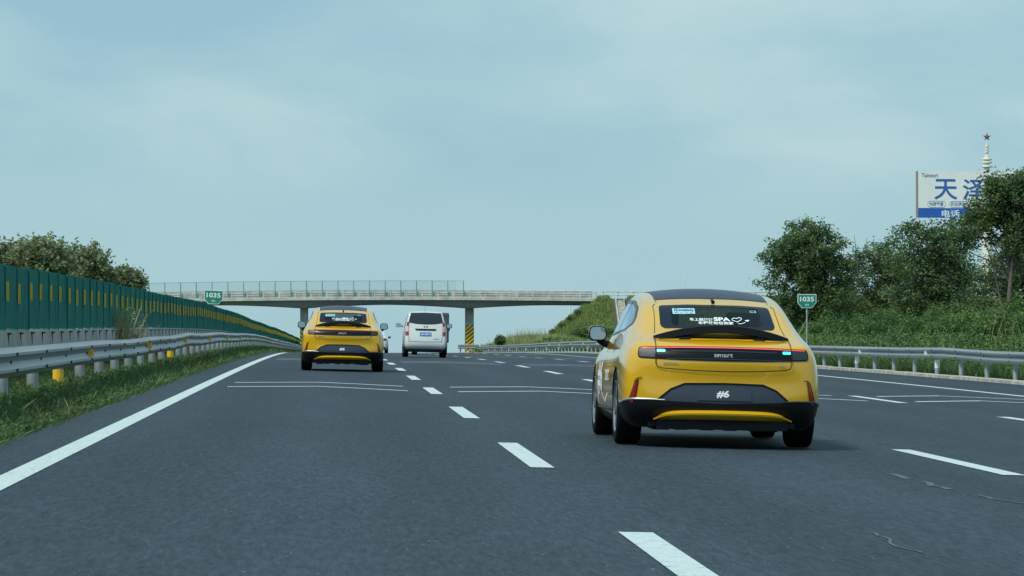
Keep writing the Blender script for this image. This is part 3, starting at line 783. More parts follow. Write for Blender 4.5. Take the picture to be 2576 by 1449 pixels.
def tree(name, px, Y, ells_px, label, m='leaf_locust', nclump=420, per=26, leaf=.145, spread=.45, trunk_r=.12, cat='tree', group=None, bark='bark', base=None, seed=1, drop=.3, bare=0):
    """ells_px: (cx, cy, rx, ry) in photo pixels on the plane Y, depth radius = rx"""
    rng = np.random.default_rng(seed)
    k = Y / 9264.0; b = at(px, 850, Y); zb = float(terrain_z(b.x, Y)) if base is None else base
    g = empty(name, (b.x, Y, zb), label=label, cat=cat, group=group); o = np.array([b.x, Y, zb])
    ells = []
    for cx, cy, rx, ry in ells_px:
        p_ = at(cx, cy, Y); ells.append((p_.x - b.x, rng.uniform(-.3, .3) * rx * k, p_.z - zb, rx * k, rx * k * .8, ry * k))
    P, T, cc = crown_pts(ells, nclump, per, spread, rng, drop)
    V, F, T2 = leaf_quads(P, np.full(len(P), leaf), .42, T, 0, rng)
    leaf_obj('crown', V, F, T2, M[m], g)
    q = MB(); top = max(e[2] for e in ells)
    main = [Vector((0, 0, -.2)), Vector((rng.normal(0, .1), 0, top * .3)), Vector((ells[0][0] * .5, 0, top * .6)), Vector((ells[0][0], ells[0][1], ells[0][2]))]
    q.tube(main, [trunk_r, trunk_r * .8, trunk_r * .55, trunk_r * .25], 8)
    for i in range(min(len(cc), 55)):
        c_ = Vector(cc[rng.integers(len(cc))]); t = rng.uniform(.25, .9); a = main[1].lerp(main[3], t) if t > .3 else main[0].lerp(main[1], .8)
        mid = a.lerp(c_, .5) + Vector((0, 0, abs((c_ - a).length) * .10)); q.tube([a, mid, c_], [trunk_r * .35, trunk_r * .2, trunk_r * .08], 5)
    q.build('trunk', M[bark], g, smooth=True)
    return g
GR = 'locust trees behind the right guardrail'
tree('locust_tree', 2035, 165, [(2040, 640, 78, 62), (2025, 590, 42, 40), (1975, 640, 52, 38), (2100, 690, 62, 60), (1995, 730, 70, 80), (2060, 780, 80, 60)], 'bushy dark green locust tree above the right kilometre sign', nclump=1050, per=34, seed=1, group=GR)
tree('locust_tree', 2225, 172, [(2230, 645, 52, 44), (2180, 700, 75, 74), (2270, 720, 60, 70), (2235, 790, 90, 50)], 'low loose green locust tree between the two taller ones beside the billboard', nclump=760, per=26, seed=2, group=GR)
tree('locust_tree', 2345, 152, [(2350, 620, 62, 52), (2290, 585, 22, 34), (2375, 590, 40, 34), (2330, 700, 90, 70), (2390, 690, 62, 80), (2340, 780, 95, 55)], 'dark locust tree just below the left part of the billboard', nclump=1000, per=26, seed=3, group=GR)
tree('locust_tree', 2535, 138, [(2560, 508, 80, 56), (2592, 462, 52, 34), (2482, 548, 50, 34), (2640, 530, 90, 70), (2524, 472, 44, 30), (2420, 600, 30, 30), (2575, 610, 60, 55)], 'tallest locust tree at the right edge, its crown covering half the billboard', nclump=1300, per=28, trunk_r=.11, seed=4, group=GR, bark='bark_pale')
tree('locust_tree', 2540, 143, [(2535, 690, 60, 62), (2610, 720, 80, 90), (2570, 800, 70, 50), (2455, 790, 60, 40)], 'lower locust tree under the tall one at the right edge', nclump=760, per=26, seed=5, group=GR, bark='bark_pale')
tree('locust_tree', 2440, 178, [(2440, 740, 62, 66), (2400, 800, 70, 40), (2130, 800, 60, 40)], 'dark locust tree standing back in the gap below the billboard', nclump=560, per=24, seed=6, group=GR)
# bare twigs above the crowns
for (px, y0, y1, Y, ln), lb in zip(((2160, 700, 592, 170, -.2), (2178, 700, 598, 170, .05), (2232, 690, 588, 172, .1), (2262, 680, 606, 172, .3)), ('leftmost of the bare dead stems between two locust trees', 'bare dead stem second from the left between two locust trees', 'tallest bare dead stem between two locust trees', 'bare dead stem leaning to the right above the low locust tree')):
    a = at(px, y0, Y); b = at(px, y1, Y); o = MB().tube([(0, 0, 0), (ln * .4, 0, (b.z - a.z) * .5), (ln, 0, b.z - a.z)], [.028, .02, .008], 5).build('dead_stem', M['bark'], label=lb, cat='dead plant', group='bare dead stems against the sky')
    o.location = a
GS = 'shrubs along the right guardrail'
shr = [(2000, 172, 842, 58, 34), (2070, 160, 838, 62, 34), (2150, 150, 836, 66, 36), (2230, 140, 832, 72, 40), (2320, 128, 838, 78, 42), (2420, 120, 836, 84, 44), (2520, 112, 838, 90, 48), (2620, 108, 846, 90, 50), (1940, 185, 850, 50, 28), (2105, 175, 812, 60, 34), (2290, 160, 806, 70, 40), (2400, 146, 806, 75, 40), (2550, 132, 800, 80, 44)]
slab = ['small round shrub just right of the nearest car roof pillar', 'leafy shrub below the right kilometre sign', 'leafy shrub right of the kilometre sign pole', 'rounded shrub in front of the locust tree below the dead stems', 'broad shrub above the second white post sleeve from the right', 'broad shrub below the dark gap left of the tallest tree', 'wide pale green shrub near the right edge of the view', 'shrub cut off by the right edge of the view', 'lowest shrub half hidden behind the nearest car', 'taller back shrub between sign and low locust tree', 'taller back shrub under the low locust tree', 'taller back shrub under the billboard', 'taller back shrub under the tallest tree']
for i, ((px, Y, cy, rx, ry), lb) in enumerate(zip(shr, slab)):
    tree('shrub', px, Y, [(px, cy, rx * .8, ry), (px - rx * .5, cy + 6, rx * .5, ry * .8), (px + rx * .5, cy + 4, rx * .5, ry * .85), (px, cy + ry * .6, rx, ry * .7)], lb, m='leaf_shrub', nclump=420, per=26, leaf=.11, spread=.34, trunk_r=.05, cat='shrub', group=GS, seed=30 + i, drop=.1)
GL = 'trees beyond the green screen'
lt = [(30, 350, [(20, 655, 62, 38), (55, 690, 60, 50), (-30, 670, 60, 50)], 'olive tree at the left edge above the green screen'),
      (110, 345, [(105, 650, 58, 40), (80, 640, 36, 30), (130, 700, 62, 50)], 'tallest olive tree in the clump above the green screen'),
      (175, 360, [(175, 665, 48, 34), (190, 700, 50, 40)], 'olive tree in the middle of the clump above the green screen'),
      (235, 352, [(228, 672, 40, 42), (250, 700, 30, 40), (205, 700, 40, 40)], 'rounded dark olive tree at the right end of the clump'),
      (318, 380, [(315, 705, 30, 22), (340, 715, 16, 18), (290, 715, 20, 22)], 'small thin tree right of the clump, left of the bridge fence')]
for i, (px, Y, e, lb) in enumerate(lt):
    tree('olive_tree', px, Y, e, lb, m='leaf_olive', nclump=520, per=20, leaf=.42, spread=.8, trunk_r=.2, cat='tree', group=GL, seed=60 + i, base=.8, drop=-.2)

def blades(n, xf, yf, hmin, hmax, wid, zf, rng, lean=.35, tonef=None):
    X = xf(rng, n); Y = yf(rng, n, X); Z = zf(X, Y)
    h = rng.uniform(hmin, hmax, n); a = rng.uniform(0, 2 * math.pi, n); w = wid * rng.uniform(.6, 1.4, n)
    dx, dy = np.cos(a), np.sin(a); lx, ly = rng.normal(0, lean, n) * h, rng.normal(0, lean, n) * h
    z0 = Z - .03
    V = np.stack([np.stack([X - dx * w, Y - dy * w, z0], 1), np.stack([X + dx * w, Y + dy * w, z0], 1),
                  np.stack([X + lx * .6 + dx * w * .7, Y + ly * .6 + dy * w * .7, Z + h * .65], 1), np.stack([X + lx, Y + ly, Z + h], 1)], 1).reshape(-1, 3)
    T = np.repeat(np.clip((tonef(X, Y, rng) if tonef else rng.normal(.4, .2, n)), 0, 1), 4)
    return V, np.arange(4 * n).reshape(n, 4), T
def patchy(X, Y, rng):
    return .42 + .13 * np.sin(X * 3.1 + np.sin(Y * .9) * 2) * np.cos(Y * .55) + rng.normal(0, .16, len(X))
rng = np.random.default_rng(5)
near_y = lambda r, n, X: 20 + 340 * r.uniform(0, 1, n) ** 2.3
def med_x(r, n): return -2.83 - 1.75 * r.uniform(0, 1, n) ** .9 + .10 * np.abs(r.normal(0, 1, n)) * (r.uniform(0, 1, n) < .25)
V, F, T = blades(240000, med_x, near_y, .05, .28, .0065, terrain_z, rng, .32, patchy)
X = V[::4, 0]; hs = np.clip((-2.80 - X) / .5, .35, 1.25); 
for j in (2, 3): V[j::4, 2] = V[0::4, 2] + (V[j::4, 2] - V[0::4, 2]) * hs
leaf_obj('median_grass', V, F, T, M['grass'], kind='stuff', label='dark green grass on the median strip')
V, F, T = blades(3500, med_x, near_y, .06, .26, .0035, terrain_z, rng, .35, lambda X, Y, r: r.normal(.4, .25, len(X)))
leaf_obj('dry_grass', V, F, T, M['straw'], kind='stuff', label='dry straw stalks scattered through the median grass')
# broad-leaved weeds in the same strip
n = 120000; X = -2.90 - 1.4 * rng.uniform(0, 1, n); Y = 22 + 200 * rng.uniform(0, 1, n) ** 2; Z = terrain_z(X, Y) + rng.uniform(.03, .29, n) * np.clip((-2.8 - X) / .55, .25, 1)
V, F, T = leaf_quads(np.stack([X, Y, Z], 1), np.full(n, .055), .6, patchy(X, Y, rng) + .1, .5, rng)
leaf_obj('median_weeds', V, F, T, M['grass'], kind='stuff', label='leafy weeds mixed in the median grass')
# right verge weeds
V, F, T = blades(60000, lambda r, n: 17.25 + 2.4 * r.uniform(0, 1, n), lambda r, n, X: 85 + 340 * r.uniform(0, 1, n) ** 1.3, .12, .42, .018, terrain_z, rng, .3, patchy)
leaf_obj('verge_grass', V, F, T, M['grass'], kind='stuff', label='tall grass behind the right guardrail')
n = 60000; X = 17.4 + 4.5 * rng.uniform(0, 1, n); Y = 88 + 130 * rng.uniform(0, 1, n); Z = terrain_z(X, Y) + rng.uniform(.0, 1.0, n) * np.clip((X - 17.1), .35, 1.3)
V, F, T = leaf_quads(np.stack([X, Y, Z], 1), np.full(n, .11), .5, patchy(X, Y, rng), .1, rng)
leaf_obj('undergrowth', V, F, T, M['leaf_shrub'], kind='stuff', label='low leafy undergrowth behind the right guardrail')
# far weeds and shrubs running up to the embankment
V, F, T = blades(36000, lambda r, n: 17.6 + 8 * r.uniform(0, 1, n), lambda r, n, X: 215 + 232 * r.uniform(0, 1, n), .35, 1.2, .05, terrain_z, rng, .22, lambda X, Y, r: r.normal(.38, .2, len(X)))
leaf_obj('roadside_weeds', V, F, T, M['grass_bright'], kind='stuff', label='tall weeds in a sunlit colour between guardrail and embankment')
V, F, T = blades(700, lambda r, n: 18.6 + 5 * r.uniform(0, 1, n), lambda r, n, X: 330 + 110 * r.uniform(0, 1, n), 1.1, 2.0, .03, terrain_z, rng, .15, lambda X, Y, r: r.normal(.5, .25, len(X)))
leaf_obj('dry_stems', V, F, T, M['straw'], kind='stuff', label='straw coloured seed heads above the roadside weeds')
V, F, T = blades(150000, lambda r, n: 17 + 75 * r.uniform(0, 1, n) ** 1.2, lambda r, n, X: 436 + 22 * r.uniform(0, 1, n), .15, .5, .06, terrain_z, rng, .35, lambda X, Y, r: .55 + .2 * np.sin(X * .7) * np.cos(Y * .5) + r.normal(0, .16, len(X)))
keep = ~((V[::4, 0] > 34.1) & (V[::4, 0] < 36.4)); F = F[keep]
kk = np.repeat(keep, 4); V = V[kk]; T = T[kk]; F = np.arange(len(V)).reshape(-1, 4)
leaf_obj('embankment_grass', V, F, T, M['grass_bright'], kind='stuff', label='bright green grass on the bridge embankment')
GE = 'dark bushes at the foot of the embankment'
for i, (px, Y, cy, rx, ry, lb) in enumerate([(1258, 380, 856, 4, 5, 'small bush left of the dry weeds by the guardrail end'), (1460, 420, 842, 26, 14, 'dark bush on the lower embankment left of the stairs'), (1520, 400, 846, 34, 20, 'dark bush at the foot of the concrete stairs'), (1400, 330, 862, 40, 9, 'low dark bush just above the far right guardrail'), (1580, 300, 850, 60, 24, 'wide dark bush behind the mirror of the nearest car')]):
    tree('bush', px, Y, [(px, cy, rx, ry), (px - rx * .5, cy + ry * .4, rx * .6, ry * .7), (px + rx * .5, cy + ry * .4, rx * .6, ry * .7)], lb, m='leaf_shrub', nclump=200, per=20, leaf=.24, spread=.4, trunk_r=.06, cat='bush', group=GE, seed=90 + i, drop=.1)
V, F, T = blades(14000, lambda r, n: 22 + 9.2 * r.uniform(0, 1, n), lambda r, n, X: 449 + 8 * r.uniform(0, 1, n), .4, 1.0, .05, terrain_z, rng, .25, lambda X, Y, r: r.normal(.5, .2, len(X)))
leaf_obj('slope_grass', V, F, T, M['grass_bright'], kind='stuff', label='longer grass on the slope under the bridge end')
# tall pale stalks and bare twigs standing among the shrubs
V, F, T = blades(500, lambda r, n: 18.2 + 3.5 * r.uniform(0, 1, n), lambda r, n, X: 92 + 110 * r.uniform(0, 1, n), .9, 2.1, .012, terrain_z, rng, .16, lambda X, Y, r: r.normal(.3, .2, len(X)))
leaf_obj('tall_stalks', V, F, T, M['grass_bright'], kind='stuff', label='tall pale stalks among the shrubs')
for i, (px, py, rx, ry, lb) in enumerate([(1388, 832, 7, 7, 'lowest of the small bushes on the slope under the bridge end'), (1410, 814, 8, 7, 'second lowest small bush on the slope under the bridge end'), (1432, 797, 7, 7, 'small bush halfway up the slope under the bridge end'), (1452, 782, 6, 5, 'topmost small bush beside the bridge abutment'), (1525, 800, 12, 9, 'small bush on the slope just left of the concrete stairs')]):
    p_ = at(px, py, 452.0)
    tree('slope_bush', px, 452.0, [(px, py + 2, rx * .55, ry * .5), (px + rx * .8, py + 4, rx * .5, ry * .5)], lb, m='leaf_shrub', nclump=45, per=18, leaf=.2, spread=.28, trunk_r=.05, cat='bush', group='small bushes on the bridge embankment', seed=120 + i, drop=.1)
# pale weed clump growing through the barrier
yw = 80.; wx = at(300, 800, yw).x
g = empty('weed_clump', (wx, yw, zroad(wx, yw)), label='pale dry weed growing between the guardrail and the green screen', cat='weed')
V, F, T = blades(260, lambda r, n: r.normal(0, .22, n), lambda r, n, X: r.normal(0, .5, n), .6, 1.45, .010, lambda X, Y: np.zeros_like(X), rng, .18)
leaf_obj('stems', V, F, T, M['straw'], g)
P_ = np.stack([rng.normal(0, .22, 900), rng.normal(0, .5, 900), rng.uniform(.4, 1.35, 900)], 1)
V, F, T = leaf_quads(P_, np.full(900, .07), .35, rng.normal(.4, .2, 900), .2, rng); leaf_obj('leaves', V, F, T, M['grass_bright'], g)

# ------------------------------------------------------------------ vehicles
FR_B = [0, .3, .6, .86, 1.0]
def section(bot, side, rail, zt, zb=None, pw=2.2):
    """right half section from bottom centre to top centre: 15 points"""
    xb, zb_ = bot
    p = [(xb * f, zb_) for f in FR_B] + list(side) + [rail]
    for f in (.86, .6, .3, 0): p.append((rail[0] * f, zt - (zt - rail[1]) * f ** pw))
    return p
def loft(stations, rear, front):
    """stations [(y, 15 pts)], rear/front: lists of 5 row y-offsets (bulge) for the inner columns"""
    vs = []; idx = {}
    def V(x, y, z): vs.append((x, y, z)); return len(vs) - 1
    rings = []
    for (y, P) in stations:
        yy = y if isinstance(y, (list, tuple)) else [y] * 15
        ring = [V(P[i][0], yy[i], P[i][1]) for i in range(15)] + [V(-P[i][0], yy[i], P[i][1]) for i in range(13, 0, -1)]
        rings.append(ring)
    fs = []; n = 28
    for a, b in zip(rings[:-1], rings[1:]):
        for k in range(n): fs.append((a[k], a[(k + 1) % n], b[(k + 1) % n], b[k]))
    for ring, (y, P), bul in ((rings[0], stations[0], rear), (rings[-1], stations[-1], front)):
        yy = y if isinstance(y, (list, tuple)) else [y] * 15
        R_ = lambda i: ring[i]; L_ = lambda i: ring[(28 - i) % 28]
        cols = [-4, -3, -2, -1, 0, 1, 2, 3, 4]; rows = []
        rows.append([L_(abs(c)) if c < 0 else R_(c) for c in cols])
        for r_i, i in enumerate(range(5, 10)):
            row = []
            for c in cols:
                if abs(c) == 4: row.append(R_(i) if c > 0 else L_(i))
                else:
                    f = FR_B[abs(c)] * (1 if c > 0 else -1)
                    row.append(V(P[i][0] * f, yy[i] + bul[r_i] * (1 - abs(f) ** 2.4), P[i][1]))
            rows.append(row)
        rows.append([L_(14 - abs(c)) if c < 0 else R_(14 - c) for c in cols])
        for ra, rb in zip(rows[:-1], rows[1:]):
            for k in range(8): fs.append((ra[k], ra[k + 1], rb[k + 1], rb[k]))
    me = bpy.data.meshes.new('loft'); me.from_pydata(vs, [], fs)
    bm = bmesh.new(); bm.from_mesh(me); bmesh.ops.recalc_face_normals(bm, faces=bm.faces); bm.to_mesh(me); bm.free()
    return me
def evaluated(o):
    dg = C.evaluated_depsgraph_get(); dg.update()
    return bpy.data.meshes.new_from_object(o.evaluated_get(dg), preserve_all_data_layers=True, depsgraph=dg)
def subsurf(me, lv):
    o = bpy.data.objects.new('tmp', me); COL.objects.link(o); s = o.modifiers.new('s', 'SUBSURF'); s.levels = lv; s.render_levels = lv
    r = evaluated(o); bpy.data.objects.remove(o); return r
def boolean(me, cutters, m):
    """cutters: meshes; their faces get material m"""
    o = bpy.data.objects.new('tmp', me); COL.objects.link(o); objs = [o]
    for c in cutters:
        c.materials.clear(); c.materials.append(m)
        k = bpy.data.objects.new('cut', c); COL.objects.link(k); objs.append(k)
        b = o.modifiers.new('b', 'BOOLEAN'); b.object = k; b.operation = 'DIFFERENCE'; b.solver = 'EXACT'; b.material_mode = 'TRANSFER'
    r = evaluated(o)
    for q in objs: bpy.data.objects.remove(q)
    return r
def bvh_of(me):
    bm = bmesh.new(); bm.from_mesh(me); t = BVHTree.FromBMesh(bm); bm.free(); return t
def rounded(pts, r, n=4):
    out = []; N = len(pts)
    rr = r if isinstance(r, (list, tuple)) else [r] * N
    for i in range(N):
        p, a, b = Vector(pts[i]), Vector(pts[i - 1]), Vector(pts[(i + 1) % N])
        if rr[i] <= 0: out.append(tuple(p)); continue
        da, db = (a - p), (b - p); q = min(rr[i], da.length * .45, db.length * .45)
        p0, p1 = p + da.normalized() * q, p + db.normalized() * q
        for t in np.linspace(0, 1, n): out.append(tuple(p0 * (1 - t) ** 2 + p * 2 * t * (1 - t) + p1 * t * t))
    return out
AX = {'rear': (Vector((0, 1, 0)), lambda u, v: Vector((u, -9, v))), 'front': (Vector((0, -1, 0)), lambda u, v: Vector((u, 9, v))),
      'left': (Vector((1, 0, 0)), lambda u, v: Vector((-9, u, v))), 'right': (Vector((-1, 0, 0)), lambda u, v: Vector((9, u, v))),
      'top': (Vector((0, 0, -1)), lambda u, v: Vector((u, v, 9)))}
def project(V2, axis, bvh, off):
    d, f = AX[axis]; out = []
    for u, v in V2:
        o = f(u, v); h = bvh.ray_cast(o, d)
        if h[0] is None:
            h = bvh.find_nearest(o + d * 8.2)
            out.append(h[0] + h[1] * off)
        else:
            nn = h[1]
            if nn.dot(d) > 0: nn = -nn
            out.append(h[0] + (nn * .5 - d * .5).normalized() * off)
    return out
def patch_mesh(poly, axis, bvh, off, cell=.05):
    bm = bmesh.new(); vs = [bm.verts.new((u, v, 0)) for u, v in poly]; bm.faces.new(vs)
    a = np.array(poly); lo, hi = a.min(0), a.max(0)
    for ax in (0, 1):
        c = lo[ax] + cell
        while c < hi[ax] - .2 * cell:
            pl = [0, 0, 0]; pl[ax] = c; no = [0, 0, 0]; no[ax] = 1
            bmesh.ops.bisect_plane(bm, geom=bm.verts[:] + bm.edges[:] + bm.faces[:], plane_co=pl, plane_no=no); c += cell
    bm.verts.ensure_lookup_table(); bm.verts.index_update()
    P = project([(v.co.x, v.co.y) for v in bm.verts], axis, bvh, off)
    for v, p_ in zip(bm.verts, P): v.co = p_
    d = AX[axis][0]
    for f in bm.faces:
        f.normal_update()
        if f.normal.dot(d) > 0: f.normal_flip()
    me = bpy.data.meshes.new('patch'); bm.to_mesh(me); bm.free(); return me
def patch(name, poly, axis, bvh, off, m, parent, cell=.05, **k):
    return mobj(name, patch_mesh(poly, axis, bvh, off, cell), m, parent, smooth=True, **k)
def line_patch(name, pts, w, axis, bvh, off, m, parent, closed=False):
    q = [Vector(p) for p in pts]; dense = []
    for a, b in zip(q[:-1], q[1:]):
        n = max(1, int((b - a).length / .04))
        for i in range(n): dense.append(a.lerp(b, i / n))
    dense.append(q[-1]); V2 = []
    for i, p in enumerate(dense):
        d = (dense[min(i + 1, len(dense) - 1)] - dense[max(i - 1, 0)]).normalized(); nn = Vector((-d.y, d.x))
        V2 += [tuple(p + nn * w / 2), tuple(p - nn * w / 2)]
    P = project(V2, axis, bvh, off); me = bpy.data.meshes.new(name)
    me.from_pydata([tuple(p) for p in P], [], [(2 * i, 2 * i + 1, 2 * i + 3, 2 * i + 2) for i in range(len(dense) - 1)])
    return mobj(name, me, m, parent)
def text_patch(name, body, centre, fit, axis, bvh, off, m, parent, weight=.01, flip=False, shear=0.):
    V, F = text_mesh(body, 1, weight); a = np.array(V); w, h = np.ptp(a[:, 0]), np.ptp(a[:, 1])
    V = [(x * fit[0] / w, y * fit[1] / h) for x, y in V]; V = [(x + shear * y, y) for x, y in V]
    if flip: V = [(-x, y) for x, y in V]
    P = project([(centre[0] + x, centre[1] + y) for x, y in V], axis, bvh, off)
    me = bpy.data.meshes.new(name); me.from_pydata([tuple(p) for p in P], [], F); return mobj(name, me, m, parent)
def wheel(parent, x, y, r, w, side, spokes=5):
    t = empty('wheel', (x, y, r)); t.parent = parent
    a = w / 2; s = side
    prof = [(r * .66, -a * .92), (r * .80, -a), (r * .93, -a * .98), (r * .985, -a * .84), (r, -a * .62), (r, a * .62), (r * .985, a * .84), (r * .93, a * .98), (r * .80, a), (r * .66, a * .92)]
    tb_ = MB(); tb_.lathe(prof, 40, 'x')
    for g_ in (-.42, -.14, .14, .42): tb_.lathe([(r * 1.0015, a * g_ * 1.3 - .006), (r * .994, a * g_ * 1.3), (r * 1.0015, a * g_ * 1.3 + .006)], 40, 'x')
    tb_.build('tyre', M['rubber'], t, smooth=True)
    q = MB(); q.lathe([(r * .67, a * .85 * s), (r * .70, a * .93 * s), (r * .67, a * .96 * s), (r * .62, a * .80 * s), (r * .60, -a * .6 * s)], 36, 'x')
    for k in range(spokes):
        mt = Matrix.Rotation(2 * math.pi * k / spokes + .3, 4, 'X')
        xo = a * .86 * s
        for sg in (-1, 1):
            pts = [(xo, sg * .035, .03), (xo, sg * .035 + .03, .03), (xo, sg * .085 + .02, r * .64), (xo, sg * .085 - .02, r * .64)]
            vs = [mt @ Vector(p) for p in pts] + [mt @ Vector((p[0] - .04 * s, p[1], p[2])) for p in pts]
            q.add(vs, [(0, 1, 2, 3), (7, 6, 5, 4), (0, 4, 5, 1), (1, 5, 6, 2), (2, 6, 7, 3), (3, 7, 4, 0)])
    q.lathe([(.001, a * .9 * s), (.055, a * .9 * s), (.07, a * .8 * s), (.07, a * .4 * s)], 20, 'x')
    q.build('rim', M['rim'], t, smooth=True)
    q = MB(); q.lathe([(.001, a * .35 * s), (r * .5, a * .35 * s), (r * .5, a * .25 * s), (.001, a * .2 * s)], 28, 'x'); q.build('brake_disc', M['rim_dark'], t)
    return t
def mirror_unit(parent, side, x0, y, z, w, h, mcap, mb):
    """housing centre at x0; side -1 left, +1 right"""
    g = empty('wing_mirror', (x0, y, z)); g.parent = parent
    V = []; F = []
    rings = [(-.035, 1.0), (.0, 1.03), (.05, .95), (.10, .70), (.13, .30)]
    n = 20
    for yy, s in rings:
        for k in range(n):
            a = 2 * math.pi * k / n; ca, sa = math.cos(a), math.sin(a)
            V.append((math.copysign(abs(ca) ** .55, ca) * w / 2 * s, yy, math.copysign(abs(sa) ** .6, sa) * h / 2 * s))
    for i in range(len(rings) - 1):
        for k in range(n): F.append((i * n + k, i * n + (k + 1) % n, (i + 1) * n + (k + 1) % n, (i + 1) * n + k))
    F.append(tuple((len(rings) - 1) * n + k for k in range(n)))
    q = MB(); q.add(V, F); q.build('housing', mcap, g, smooth=True)
    # black lower shell, slightly proud
    q = MB(); V2 = []; F2 = []; m_ = 11
    for yy, s in [(-.045, 1.0), (-.0, 1.05), (.05, .98), (.10, .74)]:
        for k in range(m_):
            a = R(180 + 8) + (math.pi - R(16)) * k / (m_ - 1); ca, sa = math.cos(a), math.sin(a)
            V2.append((math.copysign(abs(ca) ** .55, ca) * w / 2 * s * 1.02, yy, math.copysign(abs(sa) ** .6, sa) * h / 2 * s * 1.02))
    for i in range(3):
        for k in range(m_ - 1): F2.append((i * m_ + k, i * m_ + k + 1, (i + 1) * m_ + k + 1, (i + 1) * m_ + k))
    q.add(V2, F2); q.build('lower_shell', mb, g, smooth=True)
    def disc(s, yy): return [(math.copysign(abs(math.cos(a)) ** .55, math.cos(a)) * w / 2 * s, math.copysign(abs(math.sin(a)) ** .6, math.sin(a)) * h / 2 * s) for a in np.linspace(0, 2 * math.pi, 24, endpoint=False)]
    MB().prism(disc(1.0, 0), -.037, -.030, 'y').build('bezel', mb, g)
    MB().prism(disc(.86, 0), -.041, -.0375, 'y').build('mirror_glass', M['mirror'], g)
    return g

def build_fastback(label, loc, rot, text=True):
    g = empty('yellow_car', loc, rot, label=label, cat='car', group='yellow fastback cars')
    T = []
    def st_(y, bot, s5, s6, s7, s8, s9, rail, zt, **k): T.append((y, section(bot, [s5, s6, s7, s8, s9], rail, zt, **k)))
    # y per point of the rear-most ring
    y0 = [-.74] * 5 + [-.83, -.84, -.83, -.82, -.80, -.78] + [-.80, -.82, -.83, -.83]
    T.append((y0, section((.80, .185), [(.915, .37), (.915, .60), (.885, .80), (.855, .90), (.825, .955)], (.80, .985), 1.00)))
    st_(-.62, (.86, .18), (.950, .36), (.950, .62), (.932, .82), (.885, .935), (.84, .985), (.78, 1.018), 1.043)
    st_(-.40, (.87, .18), (.952, .36), (.955, .62), (.94, .84), (.900, .965), (.835, 1.03), (.725, 1.085), 1.118)
    st_(-.12, (.87, .18), (.955, .36), (.960, .62), (.945, .85), (.900, .985), (.828, 1.07), (.700, 1.205), 1.250)
    st_(.18, (.87, .18), (.955, .36), (.960, .62), (.945, .86), (.890, .990), (.832, 1.10), (.700, 1.330), 1.378)
    st_(.55, (.87, .18), (.955, .36), (.960, .62), (.945, .86), (.878, .985), (.838, 1.11), (.702, 1.405), 1.455)
    st_(1.00, (.87, .18), (.955, .36), (.957, .62), (.940, .86), (.870, .980), (.840, 1.10), (.702, 1.450), 1.520)
    st_(1.45, (.87, .18), (.955, .36), (.957, .62), (.940, .85), (.868, .970), (.838, 1.08), (.702, 1.458), 1.536)
    st_(1.95, (.87, .18), (.955, .36), (.957, .62), (.940, .85), (.868, .960), (.832, 1.06), (.698, 1.425), 1.500)
    st_(2.35, (.87, .18), (.958, .36), (.958, .62), (.940, .84), (.868, .940), (.825, 1.03), (.680, 1.27), 1.335)
    st_(2.75, (.87, .18), (.962, .36), (.962, .62), (.940, .82), (.870, .910), (.810, .965), (.725, 1.03), 1.075)
    st_(3.10, (.87, .18), (.962, .36), (.960, .60), (.935, .79), (.870, .870), (.800, .910), (.700, .935), .970)
    st_(3.45, (.84, .18), (.940, .36), (.935, .57), (.905, .74), (.850, .810), (.780, .845), (.660, .865), .895)
    st_(3.72, (.74, .20), (.86, .36), (.86, .52), (.83, .66), (.78, .72), (.72, .75), (.62, .77), .79)
    cage = loft(T, [-.225, -.125, -.190, -.170, -.130], [.10, .12, .10, .06, .04])
    skin = subsurf(cage, 3); B = bvh_of(skin)
    skin.materials.append(M['car_yellow'])
    # cabin void, windows and wheel arches
    cabT = []
    for y, w, zb, zt in ((-.30, .58, .86, 1.04), (-.05, .64, .72, 1.18), (.3, .68, .55, 1.33), (.8, .71, .45, 1.42), (1.5, .72, .45, 1.45), (2.0, .72, .5, 1.40), (2.35, .72, .6, 1.22), (2.55, .68, .8, 1.05)):
        cabT.append((y, section((w, zb), [(w, zb + (zt - zb) * f) for f in (.15, .3, .45, .6)] + [(w, min(zb + (zt - zb) * .75, 1.0))], (w * .80, zt - .03), zt)))
    cabin = loft(cabT, [0] * 5, [0] * 5)
    cuts = [cabin]
    win = rounded([(-.535, 1.345), (-.25, 1.360), (.25, 1.360), (.535, 1.345), (.555, 1.150), (.52, 1.124), (.2, 1.135), (-.2, 1.135), (-.52, 1.124), (-.555, 1.150)], [.03, 0, 0, .03, .04, .03, 0, 0, .03, .04])
    inner = [(x * .80, (z - 1.24) * .82 + 1.243) for x, z in win]
    cuts.append(MB().prism(inner, -.6, .55, 'y').mesh())
    sidew = rounded([(.12, 1.160), (.17, 1.225), (.42, 1.325), (.85, 1.385), (1.65, 1.395), (2.12, 1.29), (2.50, 1.085), (2.42, 1.035), (1.5, 1.060), (.45, 1.10)], [.04, .05, .05, .05, .06, .08, .03, .03, 0, .04])
    sin_ = [((y - 1.3) * .96 + 1.3, (z - 1.2) * .88 + 1.2) for y, z in sidew]
    cuts.append(MB().prism(sin_, -1.1, -.5, 'x').mesh()); cuts.append(MB().prism(sin_, .5, 1.1, 'x').mesh())
    cuts.append(MB().prism(rounded([(-.58, 1.36), (.58, 1.36), (.64, 1.10), (-.64, 1.10)], .05), 1.7, 3.2, 'y').mesh())
    for yy in (0, 2.93):
        for s in (-1, 1):
            q = MB(); q.lathe([(.001, .60 * s), (.385, .60 * s), (.385, 1.2 * s), (.001, 1.2 * s)], 40, 'x', org=(0, yy, .36)); q2 = q.mesh(); cuts.append(q2)
            q = MB(); q.box(.60 if s > 0 else -1.2, 1.2 if s > 0 else -.60, yy - .384, yy + .384, .05, .30); cuts.append(q.mesh())
    body = boolean(skin, cuts, M['interior'])
